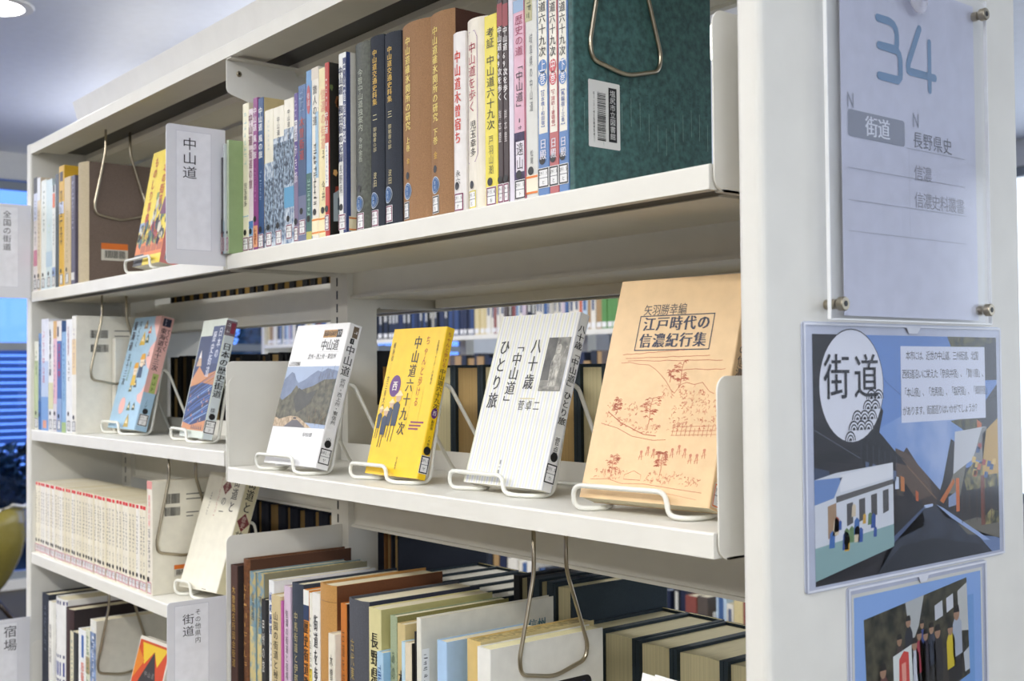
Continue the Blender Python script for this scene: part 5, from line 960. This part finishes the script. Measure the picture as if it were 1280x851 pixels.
def plain_book(x0, x1, yf, z, h, d, label, col, label_band=True, group=None, kind='paper', rot=0, mark=None, name='book'):
    """a far book, a few pixels wide: boards, page block and its white label in one mesh"""
    t = x1-x0; b = MB(); cm = M(col, kind)
    b.prism([(-t/2, .0015), (-t/2+.002, 0), (t/2-.002, 0), (t/2, .0015), (t/2, d), (t/2-.0012, d), (t/2-.0012, .004), (-t/2+.0012, .004), (-t/2+.0012, d), (-t/2, d)], 0, h, cm, 'z')
    b.box(-t/2+.0013, t/2-.0013, .0041, d-.002, .001, h-.003, PAGE)
    F = Fr((0, 0, 0), (1, 0, 0), (0, 0, 1))
    if label_band: b.rect(F, -t*.42, t*.42, .006, .028, STK, 2)
    if mark: b.rect(F, -t*.25, t*.25, h*.45, h*.9, M(mark, 'print'), 2)
    o = b.build(name); o.location = ((x0+x1)/2, yf, z); o.rotation_euler = (0, rot, 0); tag(o, label, 'book', group); return o
rf = random.Random(33); far_names = []
CN = {'#e4e0d4': 'white', '#d8c896': 'yellow-beige', '#1f2740': 'navy', '#23282f': 'black', '#7e8ea6': 'grey-blue', '#8a4a40': 'brick red', '#3f5f8f': 'blue', '#2f4570': 'deep blue', '#bcd0e2': 'pale blue', '#5a5048': 'dark brown', '#c9643e': 'orange', '#5a9048': 'bright green', '#c8b9c4': 'mauve', '#4d6a4e': 'dark green', '#a98a5c': 'tan'}
PAL = ['#e4e0d4']*5+['#d8c896', '#23282f', '#7e8ea6', '#bcd0e2', '#e4e0d4', '#8a4a40', '#3f5f8f', '#c8b9c4', '#23282f', '#e4e0d4', '#5a5048', '#a98a5c']
MK = {'#e4e0d4': '#55607a', '#23282f': '#c8c8c0', '#bcd0e2': '#3f5f8f', '#d8c896': None}
far_rest = MB()
def far_run(xa, xb, z, pal, hmin, hmax, where, step=None, own=lambda x: True, y0=FY+.012, tmin=.018, tmax=.036, skip=()):
    x = xa; i = 0
    while x < xb-.01:
        c = pal(x, i); t = rf.uniform(tmin, tmax); i += 1
        if x+t > xb: break
        bay = (x-FX0) % .9
        if bay < .006: x += .008; continue
        if bay+t > .892: x += .9-bay+.008; continue
        yy = y0+rf.uniform(-.006, .006); hh = rf.uniform(hmin, hmax); last = len(far_names)
        if own(x+t/2): far_names.append(c); plain_book(x+.0004, x+t-.0004, yy, z+.0004, hh, .13, 'blurred %s book, %s of those in view on the far %s' % (CN[c], ordinal(far_names.count(c)), where), c, mark=MK.get(c), group='books on the far bookshelf')
        else: far_rest.box(x+.0004, x+t-.0004, yy, yy+.13, z+.0004, z+hh, M(c)); far_rest.rect(Fr((x+t/2, yy, z), (1, 0, 0), (0, 0, 1)), -t*.4, t*.4, .006, .028, STK, 2)
        x += t
def pal1(x, i):
    if x < -4.75: return rf.choice(PAL)
    if x < -3.74: return rf.choice(['#1f2740', '#23282f', '#1f2740', '#23282f', '#2f4570'])
    if x < -3.64: return '#d8c896'
    if x > -2.86 and x < -2.78: return '#5a9048'
    if -3.02 < x < -2.99: return '#c9643e'
    return rf.choice(PAL)
far_run(-5.84, -2.25, FZ[0], pal1, .165, .205, 'bookshelf upper row', own=lambda x: -4.55 < x < -2.76)
far_run(-4.95, -2.5, FZ[1], lambda x, i: rf.choice(['#5a5048', '#23282f', '#a98a5c', '#1f2740', '#23282f', '#a98a5c']), .165, .215, 'bookshelf second row', own=lambda x: False, tmin=.03, tmax=.055)
far_run(-4.25, -3.30, FZ[4], lambda x, i: '#c8b9c4' if x < -3.85 else ('#e4e0d4' if x < -3.78 else ('#23282f' if x < -3.62 else rf.choice(['#1f2740', '#d8c896', '#e4e0d4', '#3f5f8f', '#c9643e'] if x > -3.5 else ['#1f2740', '#a98a5c']))), .17, .215, 'bookshelf low row left', own=lambda x: False, tmin=.022, tmax=.045)
far_run(-3.28, -2.47, FZ[4], lambda x, i: rf.choice(['#3f5f8f', '#1f2740', '#23282f', '#7e8ea6', '#1f2740']), .155, .175, 'bookshelf low row middle', own=lambda x: False, tmin=.022, tmax=.032)
far_run(-2.47, -1.6, FZ[4], lambda x, i: ['#23282f', '#1f2740', '#8a4a40', '#5a5048', '#5a5048', '#bcd0e2', '#e4e0d4', '#d8c896', '#8a4a40'][min(i, 8)] if i < 12 else rf.choice(PAL), .165, .215, 'low row at right', own=lambda x: x < -2.05, tmin=.03, tmax=.06)
o = far_rest.build('book_rows'); tag(o, 'blurred books filling the remaining rows of the far bookshelf', 'books', kind='stuff')

# ------------------------------------------------------------------ the chair by the left window
ch = empty('shell_chair', (-5.70, .80, 0), (0, 0, math.radians(38))); tag(ch, 'olive yellow shell chair with white rim and dark legs by the left window', 'chair')
SH = M('#857a3a', 'gloss'); b = MB(); nu, nv = 20, 12; vs = []
for j in range(nv+1):
    q = j/nv
    for i in range(nu):
        a = 2*PI*i/nu; back = max(0, math.cos(a)); R_ = .05+.27*min(1, q*1.25); top = .06+.16*(1 if abs(math.sin(a)) > .5 else .7)+.28*back**1.3
        zz = .20+.02+(max(0, q-.35)/.65)**1.6*top*1.0+.02*q
        vs.append((R_*math.cos(a)*.95, R_*math.sin(a), zz))
fs = [(j*nu+i, j*nu+(i+1) % nu, (j+1)*nu+(i+1) % nu, (j+1)*nu+i) for j in range(nv) for i in range(nu)]+[tuple(range(nu))[::-1]]
b.add(vs, fs, SH, True); so = b.build('seat_shell', ch); sm = so.modifiers.new('solid', 'SOLIDIFY'); sm.thickness = .012
b = MB(); b.tube([vs[nv*nu+i] for i in range(nu)], .010, M('#dedcd4', 'gloss'), 6, closed=True); b.build('rim', ch)
for (sx, sy) in ((1, 1), (1, -1), (-1, 1), (-1, -1)):
    b = MB(); b.tube([(sx*.10, sy*.10, .225), (sx*.22, sy*.22, .0)], .013, M('#2e211a', 'gloss'), 8); b.build('leg', ch)

# ------------------------------------------------------------------ the acrylic sign on the end panel
sg = empty('acrylic_sign', (.0555, .0685, 1.3888)); tag(sg, 'clear acrylic sign numbered 34 held by steel screws on the end panel', 'sign')
ACR = clear_mat('acrylic', (.965, .97, .985), 1.7, .12); AY, AZ = .0685, 1.3888
W_, H_ = .2505, .306
b = MB(); b.prism(rr(0, W_, 0, H_, .002), .0105, .0135, ACR, 'x'); b.build('acrylic_plate', sg)
EDGE = M('#f2f4f6', 'gloss'); b = MB(); b.box(.0104, .0136, -.0004, .0006, 0, H_, EDGE); b.box(.0104, .0136, W_-.0006, W_+.0004, 0, H_, EDGE); b.box(.0104, .0136, 0, W_, -.0005, .0006, EDGE); b.build('polished_edge', sg)
F = Fr((.0056, -AY, -AZ), (0, 1, 0), (0, 0, 1)); b = MB()
SHEET = M('#d3d5e4', 'paper'); b.box(.0050, .0054, .098-AY, .3095-AY, 1.3925-AZ, 1.690-AZ, SHEET)
BL = M('#7093b5', 'print'); GR = M('#8e929e', 'print'); GR2 = M('#9a9aa6', 'print'); TX_ = M('#77777f', 'print')
wd = .0070
b.stroke(F, [(.152, 1.6503), (.1695, 1.6503), (.1758, 1.6485), (.1795, 1.645), (.1808, 1.6400), (.1808, 1.6330), (.1800, 1.6300), (.1780, 1.6268), (.1535, 1.6268)], wd, BL, 2, True)
b.stroke(F, [(.1770, 1.6268), (.1805, 1.6262), (.1838, 1.6235), (.1855, 1.6190), (.1855, 1.6080), (.1850, 1.6035), (.1820, 1.6004), (.1530, 1.6004)], wd, BL, 3, True)
b.stroke(F, [(.2165, 1.6520), (.1985, 1.6190), (.1978, 1.6150), (.1982, 1.6120), (.2010, 1.6112), (.2405, 1.6112)], wd, BL, 2, True); b.stroke(F, [(.2322, 1.6425), (.2320, 1.5985)], wd*.85, BL, 3, True)
b.latin(F, 'N', .1105, 1.5732, .0185, GR, .75); b.latin(F, 'N', .2085, 1.5685, .0185, GR, .75)
b.rrect(F, .1065, .1905, 1.5428, 1.5655, .003, GR, 2); b.htext(F, '街道', .131, 1.5540, .0185, M('#eef0f6', 'print'), pitch=.0185, bold=.02, l=3)
b.htext(F, '長野県史', .2030, 1.5510, .0158, TX_, pitch=.0163, l=2); b.htext(F, '信濃', .2045, 1.5215, .0150, GR2, pitch=.0140, l=2); b.htext(F, '信濃史料叢書', .2045, 1.4975, .0150, GR2, pitch=.0138, l=2)
for z in (1.5160, 1.4890, 1.4630): b.rect(F, .1050, .2890, z, z+.0006, M('#a9abb8', 'print'), 2)
b.rect(F, .1925, .2890, 1.5420, 1.5426, M('#a9abb8', 'print'), 2); b.rect(F, .1965, .1969, 1.463, 1.542, M('#b9bbc8', 'print'), 2)
b.build('printed_sheet', sg)
for (y, z) in ((.0805, 1.4012), (.3088, 1.4020), (.3095, 1.6800), (.0805, 1.6800)):
    b = MB(); c = (0, y-AY, z-AZ); b.lathe([(.0042, .0002), (.0042, .0104)], c, STEEL, 16, 'x'); b.lathe([(.0058, .0136), (.0058, .0185), (.0052, .0192)], c, STEEL, 20, 'x'); b.lathe([(.0026, .0193), (.0026, .0195)], c, DARKGAP, 6, 'x'); b.build('standoff_screw', sg)
b = MB(); b.lathe([(.0145, .0138), (.0135, .0146), (.009, .016), (.004, .0185), (.004, .022)], (0, .2035-AY, 1.6755-AZ), clear_mat('clear_rubber', (.86, .85, .90), 1.4, .2, .25), 24, 'x'); b.build('suction_cup', sg)

# ------------------------------------------------------------------ the posters on the end panel
def sleeve(o, W, H):
    b = MB(); b.prism(rr(0, W, 0, H, .004), .0002, .0010, M('#c6cbdb', 'gloss'), 'x'); b.build('backing_sheet', o)
    b = MB(); b.prism(rr(0.0002, W-.0002, 0.0002, H-.0002, .004), .0022, .0026, clear_mat('sleeve_film', (.97, .975, .99), 1.3, .12), 'x'); b.build('clear_sleeve', o)
    b = MB(); F = Fr((.0027, 0, 0), (0, 1, 0), (0, 0, 1)); E = M('#dfe3ee', 'gloss'); b.frame(F, .001, W-.001, .001, H-.001, .0018, E, 1); b.poly(F, [(W*.47, H-.001), (W*.485, H-.008), (W*.53, H-.008), (W*.55, H-.001)], M('#d6dae6', 'gloss'), 2); b.build('welded_edge', o)
PY, PZ = .0460, 1.1690
po = empty('street_poster', (.0556, PY, PZ)); tag(po, 'laminated poster of a street of old wooden houses headed 街道', 'poster'); PW, PH = .3095, .2180; sleeve(po, PW, PH)
b = MB(); F = Fr((.0011, 0, 0), (0, 1, 0), (0, 0, 1), step=.00002); X0, X1, Y0, Y1 = .0135, .302, .0045, .2080
pw, ph = X1-X0, Y1-Y0
def P(*pts): return [(X0+pw*x, Y0+ph*y) for x, y in pts]
def pr(col, l, *pts): b.poly(F, P(*pts), M(col, 'print') if isinstance(col, str) else col, l)
pr('#6f93cf', 1, (0, 0), (1, 0), (1, 1), (0, 1)); pr(mix_mat('poster_cloud', '#7fa0d6', '#a9bde2', 22, .4, .65), 2, (.30, .25), (.8, .25), (.8, .62), (.45, .66), (.30, .6))
pr('#3d2f26', 3, (.38, .42), (.46, .52), (.52, .44), (.60, .36), (.66, .30), (.70, .34), (.70, .2), (.38, .2))
pr('#5d4a3a', 4, (.40, .52), (.47, .49), (.58, .38), (.60, .30), (.5, .28), (.4, .3))
WD = mix_mat('poster_dark_wood', '#08080c', '#262226', 60, .35, .65, stretch=(1, .3, 1.6))
pr(WD, 5, (0, 0), (0, 1), (.16, 1), (.34, .68), (.31, .56), (.46, .46), (.40, .485), (.40, .38), (.455, .36), (.50, .30), (.54, .28), (.55, .17), (.40, .13), (.30, 0))
pr('#0f1016', 6, (.20, .70), (.33, .58), (.46, .44), (.36, .47), (.22, .46)); pr('#4a4038', 6, (.40, .40), (.44, .38), (.44, .31), (.405, .32)); pr('#c77a3a', 7, (.425, .40), (.445, .39), (.445, .33), (.425, .335)); pr('#d9e2f2', 7, (.395, .40), (.415, .395), (.415, .345), (.395, .345)); pr('#c8642e', 7, (.505, .33), (.52, .32), (.52, .28), (.505, .285))
for k in range(5): pr('#5b6a8a', 7, (.245+.035*k, .475-.012*k), (.262+.035*k, .470-.012*k), (.262+.035*k, .42-.01*k), (.245+.035*k, .425-.01*k))
pr('#39465f', 7, (0, .47), (.07, .45), (.07, .41), (0, .42)); b.stroke(F, P((0, .62), (.22, .49)), .0006, M('#6a6f80', 'print'), 7); b.stroke(F, P((0, .40), (.22, .30)), .0006, M('#5d6070', 'print'), 7)
pr(mix_mat('poster_shade', '#0e0d10', '#322c28', 80, .35, .7), 5, (.62, .26), (.66, .36), (.71, .54), (.74, .52), (.80, .40), (1, .45), (1, .05), (.78, .14), (.66, .20)); pr('#7d7a6a', 6, (.68, .30), (.73, .40), (.80, .42), (.76, .28)); pr('#c9712e', 7, (.64, .27), (.72, .36), (.73, .345), (.66, .255)); pr('#d8702a', 8, (.735, .36), (.755, .36), (.755, .21), (.735, .21)); pr('#8f9fc0', 7, (.69, .28), (.735, .30), (.735, .24), (.69, .235))
GRN = mix_mat('poster_foliage', '#2c3020', '#a79a58', 90, .4, .65); LEAF = mix_mat('poster_leaves', '#1f2318', '#6d6a3c', 110, .4, .66)
pr(GRN, 7, (.78, .36), (.85, .43), (.93, .40), (1, .36), (1, .30), (.80, .30)); pr(GRN, 7, (.90, .16), (.95, .2), (1, .18), (1, .13), (.88, .13)); pr('#6f6a5c', 6, (.74, .16), (.86, .17), (1, .13), (1, .06), (.80, .10)); pr('#7a3d22', 8, (.885, .36), (.91, .36), (.91, .13), (.885, .13))
pr(LEAF, 4, (.70, 1), (.72, .955), (.80, .93), (.92, .90), (1, .86), (1, 1)); pr('#23252b', 5, (.86, .95), (1, .98), (1, .80), (.9, .80)); pr(LEAF, 4, (.71, .62), (.78, .58), (.84, .50), (.78, .47), (.92, .44), (1, .50), (1, .66), (.9, .64)); pr('#2a2a2e', 5, (.88, .66), (1, .78), (1, .5), (.93, .48)); pr('#c9703a', 6, (.87, .62), (.90, .60), (.89, .55), (.87, .58))
pr(mix_mat('poster_road', '#20242e', '#3b4252', 50, .3, .7), 5, (.30, 0), (.36, .13), (.55, .255), (.62, .255), (.90, .08), (.98, .02), (.98, 0)); pr('#4a5a7a', 6, (.36, .13), (.55, .255), (.56, .25), (.38, .115)); pr('#9fb4dc', 7, (.62, .255), (.66, .235), (.94, .055), (.90, .06), (.70, .19)); pr('#7187b0', 6, (.84, .115), (1, .055), (1, 0), (.95, 0), (.88, .07)); pr('#c3d2ee', 6, (.55, .26), (.60, .262), (.60, .25), (.55, .245)); pr('#22262f', 6, (.30, 0), (.42, .10), (.60, .11), (.86, .05), (.92, 0))
for k in range(9): b.stroke(F, P((.02, .93-.055*k), (.14+.012*k, .86-.05*k)), .0005, M('#3a3436', 'print'), 7)
for k in range(7): b.stroke(F, P((.225+.03*k, .56-.012*k), (.225+.03*k, .46-.01*k)), .0006, M('#4a4a58', 'print'), 7)
for k in range(6): b.stroke(F, P((.39+.02*k, .345-.012*k), (.39+.02*k, .20+.004*k)), .0007, M('#3c2a22', 'print'), 7)
b.stroke(F, P((.20, .985), (.36, .80), (.44, .74)), .0004, M('#3f5a90', 'print'), 7); b.stroke(F, P((.46, .44), (.50, .40), (.62, .28)), .0010, M('#8a6a4a', 'print'), 7)
for k in range(5): b.stroke(F, P((.77+.045*k, .30), (.77+.045*k, .155)), .0012, M('#4a3524', 'print'), 8)
b.stroke(F, P((.90, .70), (.97, .60), (1, .62)), .0016, M('#1c1d22', 'print'), 7); b.stroke(F, P((.93, .66), (.96, .72), (1, .735)), .0010, M('#1c1d22', 'print'), 7)
# generic stand-ins for the two small printed scenes on the poster
pr('#d9dde2', 8, (.0, .02), (.385, .105), (.385, .46), (.10, .44), (.0, .42)); pr('#6f8fc4', 9, (0, .32), (.09, .34), (.13, .42), (.0, .42)); pr('#8fb0ae', 9, (0, .02), (.385, .105), (.385, .20), (0, .15)); pr('#a98a6a', 9, (.06, .18), (.10, .19), (.10, .32), (.06, .31)); pr('#e9ebee', 9, (.12, .36), (.385, .40), (.385, .46), (.12, .43)); pr('#5f5d5a', 10, (.10, .345), (.385, .39), (.385, .37), (.10, .32))
for k in range(4): pr('#4f4d4c', 10, (.15+.06*k, .31+.012*k), (.18+.06*k, .315+.012*k), (.18+.06*k, .23+.01*k), (.15+.06*k, .22+.01*k))
rp = random.Random(14)
for i in range(16):
    x = rp.uniform(.07, .35); y = rp.uniform(.13, .26)+x*.12; s = rp.uniform(.012, .026); c = rp.choice(['#d8a83a', '#c8503a', '#2f55a0', '#3f6fb0', '#d9c9a8', '#6a8a5a'])
    pr(c, 11, (x-s*.6, y-s*1.4), (x-s*.4, y+s), (x+s*.1, y+s*1.5), (x+s*.6, y+s), (x+s*.5, y-s*1.4))
pr('#cfd1d3', 8, (.72, .38), (.735, .57), (.92, .585), (.90, .46), (.80, .42)); pr('#c9a24e', 9, (.90, .55), (1, .62), (1, .36), (.90, .36)); pr('#8a8a86', 9, (.84, .44), (.90, .58), (.93, .585), (.90, .42))
for i in range(12): x = rp.uniform(.84, .98); y = rp.uniform(.36, .50); s = .014; pr(rp.choice(['#2f4f9a', '#c86a3a', '#e0c070', '#3f5f8f', '#a8423a']), 10, (x-s, y-s), (x-s*.5, y+s), (x+s, y+s*.6), (x+s*.6, y-s*1.2))
ex, ey, er, eh = X0+pw*.185, Y0+ph*.79, pw*.158, ph*.295*.78
b.disc(F, ex, ey, er, M('#23242c', 'print'), 12, ry=ph*.235, seg=40); b.disc(F, ex, ey, er*.985, M('#e6e8f0', 'print'), 13, ry=ph*.230, seg=40)
for r_ in range(5):
    for c_ in range(7):
        cx, cy = ex+er*(-.32+.23*c_+(.115 if r_ % 2 else 0)), ey-ph*.225+r_*ph*.042
        if c_ < r_ or ((cx-ex)/er)**2+((cy-ey)/(ph*.23))**2 > .97: continue
        for q, mm in ((.0075, '#20222a'), (.0062, '#e6e8f0'), (.0048, '#20222a'), (.0036, '#e6e8f0'), (.0022, '#20222a')):
            b.poly(F, [(cx+q*math.cos(PI*k/10), cy+q*1.1*math.sin(PI*k/10)) for k in range(11)], M(mm, 'print'), 14+(4-r_)*5+[.0075, .0062, .0048, .0036, .0022].index(q))
b.htext(F, '街道', ex-er*.93, ey+ph*.035, .040, M('#1d1e26', 'print'), pitch=.0415, sx=.92, bold=.005, l=44)
tx0, tx1, ty0, ty1 = X0+pw*.435, X0+pw*.925, Y0+ph*.625, Y0+ph*.955
b.rect(F, tx0, tx1, ty0, ty1, M('#dfe3f0', 'print'), 12)
for k, t_ in enumerate(('　本市には、近世の中山道、三州街道、北国', '西街道沿いに栄えた「奈良井宿」、「贄川宿」、', '「本山宿」、「洗馬宿」、「塩尻宿」、「郷原宿」', 'があります。街道巡りはいかがでしょうか？')):
    n = len(t_.rstrip('、')); p_ = (tx1-tx0-.004)/22
    b.htext(F, t_, tx0+.002, ty1-.0085-k*.0162, .0088, INK, pitch=p_*1.02, sx=.80, l=14)
b.build('printed_sheet', po)
# second poster
QY, QW, QH = .1010, .2200, .300; QZ = 1.1675-QH
p2 = empty('event_poster', (.0556, QY, QZ)); tag(p2, 'pale blue laminated poster with a tilted group photograph, below the street poster', 'poster'); sleeve(p2, QW, QH)
b = MB(); F = Fr((.0011, 0, 0), (0, 1, 0), (0, 0, 1), step=.00004); L0, L1 = .0095, QW-.0095; T1 = QH-.0095
b.rect(F, L0-.003, L1+.003, .008, T1+.003, M('#d9d8cf', 'print'), 1); b.rect(F, L0, L1, .010, T1, M('#8fb2e6', 'print'), 2); b.rect(F, L0+.025, L1-.013, .13, T1-.020, M('#7aa5da', 'print'), 3)
pp = [(.0230, T1-.020), (L1-.0250, T1-.0035), (L1-.0215, T1-.092), (.0280, T1-.128)]
def Q(u, v):
    a = [pp[3][i]+(pp[2][i]-pp[3][i])*u for i in (0, 1)]; c = [pp[0][i]+(pp[1][i]-pp[0][i])*u for i in (0, 1)]; return (a[0]+(c[0]-a[0])*v, a[1]+(c[1]-a[1])*v)
def qp(col, l, *pts): b.poly(F, [Q(*p) for p in pts], M(col, 'print') if isinstance(col, str) else col, l)
qp(mix_mat('poster_hedge', '#1e2119', '#5a5540', 70, .35, .68), 4, (0, 0), (1, 0), (1, 1), (0, 1)); qp('#b9bcb9', 5, (.38, 1), (.42, .6), (.5, .75), (.56, 1)); qp('#c9cac4', 5, (.90, .5), (.90, .9), (1, .95), (1, .45)); qp('#3f3a34', 5, (.5, .1), (.95, .05), (.95, .35), (.45, .5)); qp('#c9cdd0', 6, (.94, .25), (1, .28), (1, .05), (.95, .05))
for (x, y, c, s, sk) in ((.15, .44, '#6a4440', 1.1, 1), (.31, .62, '#4a3a38', .9, 1), (.40, .74, '#2a2c34', .9, 1), (.45, .52, '#c9ccd4', 1.0, 1), (.50, .58, '#a83a4a', .9, 1), (.56, .55, '#2a2430', .9, 1), (.62, .58, '#343a48', .9, 1), (.68, .52, '#2c2a2e', 1.1, 1), (.81, .48, '#d9c230', 1.05, 1), (.88, .60, '#aeb6c2', 1.2, 1), (.53, .66, '#3f4f8a', .7, 1)):
    w_ = .04*s; qp(c, 7, (x-w_, y-.28*s), (x-w_, y-.02), (x-w_*.5, y+.04), (x+w_*.5, y+.04), (x+w_, y-.02), (x+w_, y-.28*s)); qp('#2c2a2a', 7, (x-w_*.9, y-.28*s), (x+w_*.9, y-.28*s), (x+w_*.7, max(.02, y-.62*s)), (x-w_*.7, max(.02, y-.62*s)))
    cx, cy = Q(x, y+.085); b.disc(F, cx, cy, .0042*s, M('#a98468', 'print'), 8, ry=.0055*s, seg=12); b.poly(F, [(cx-.0043*s, cy+.001), (cx-.003*s, cy+.0062*s), (cx+.003*s, cy+.0062*s), (cx+.0043*s, cy+.001)], M('#221d1c', 'print'), 9)
qp('#dfe5df', 10, (.235, .0), (.245, .60), (.42, .62), (.425, .06)); qp('#d3493f', 11, (.29, .30), (.30, .55), (.345, .60), (.39, .57), (.39, .30)); qp('#e8a08f', 12, (.32, .34), (.32, .5), (.36, .5), (.36, .34))
for k in range(2): 
    c = Q(.335, .17-.075*k+.02); b.htext(F, ('2006' if k else '中山道'), c[0]-.008, c[1], .0065, M('#5a66a8', 'print'), pitch=.0058 if not k else .0065, l=12)
qp('#c9ccd0', 9, (.66, .72), (.66, .86), (.74, .88), (.74, .73)); qp('#d5d8dc', 9, (.78, .74), (.78, .88), (.85, .90), (.85, .76))
for k, ch_ in enumerate('講演会'): b.char(F, ch_, .110+.034*k, T1-.1285+.006*k, .036, M('#2f3a6a', 'print'), 1, .05, 6, skew=.12)
b.build('printed_sheet', p2)
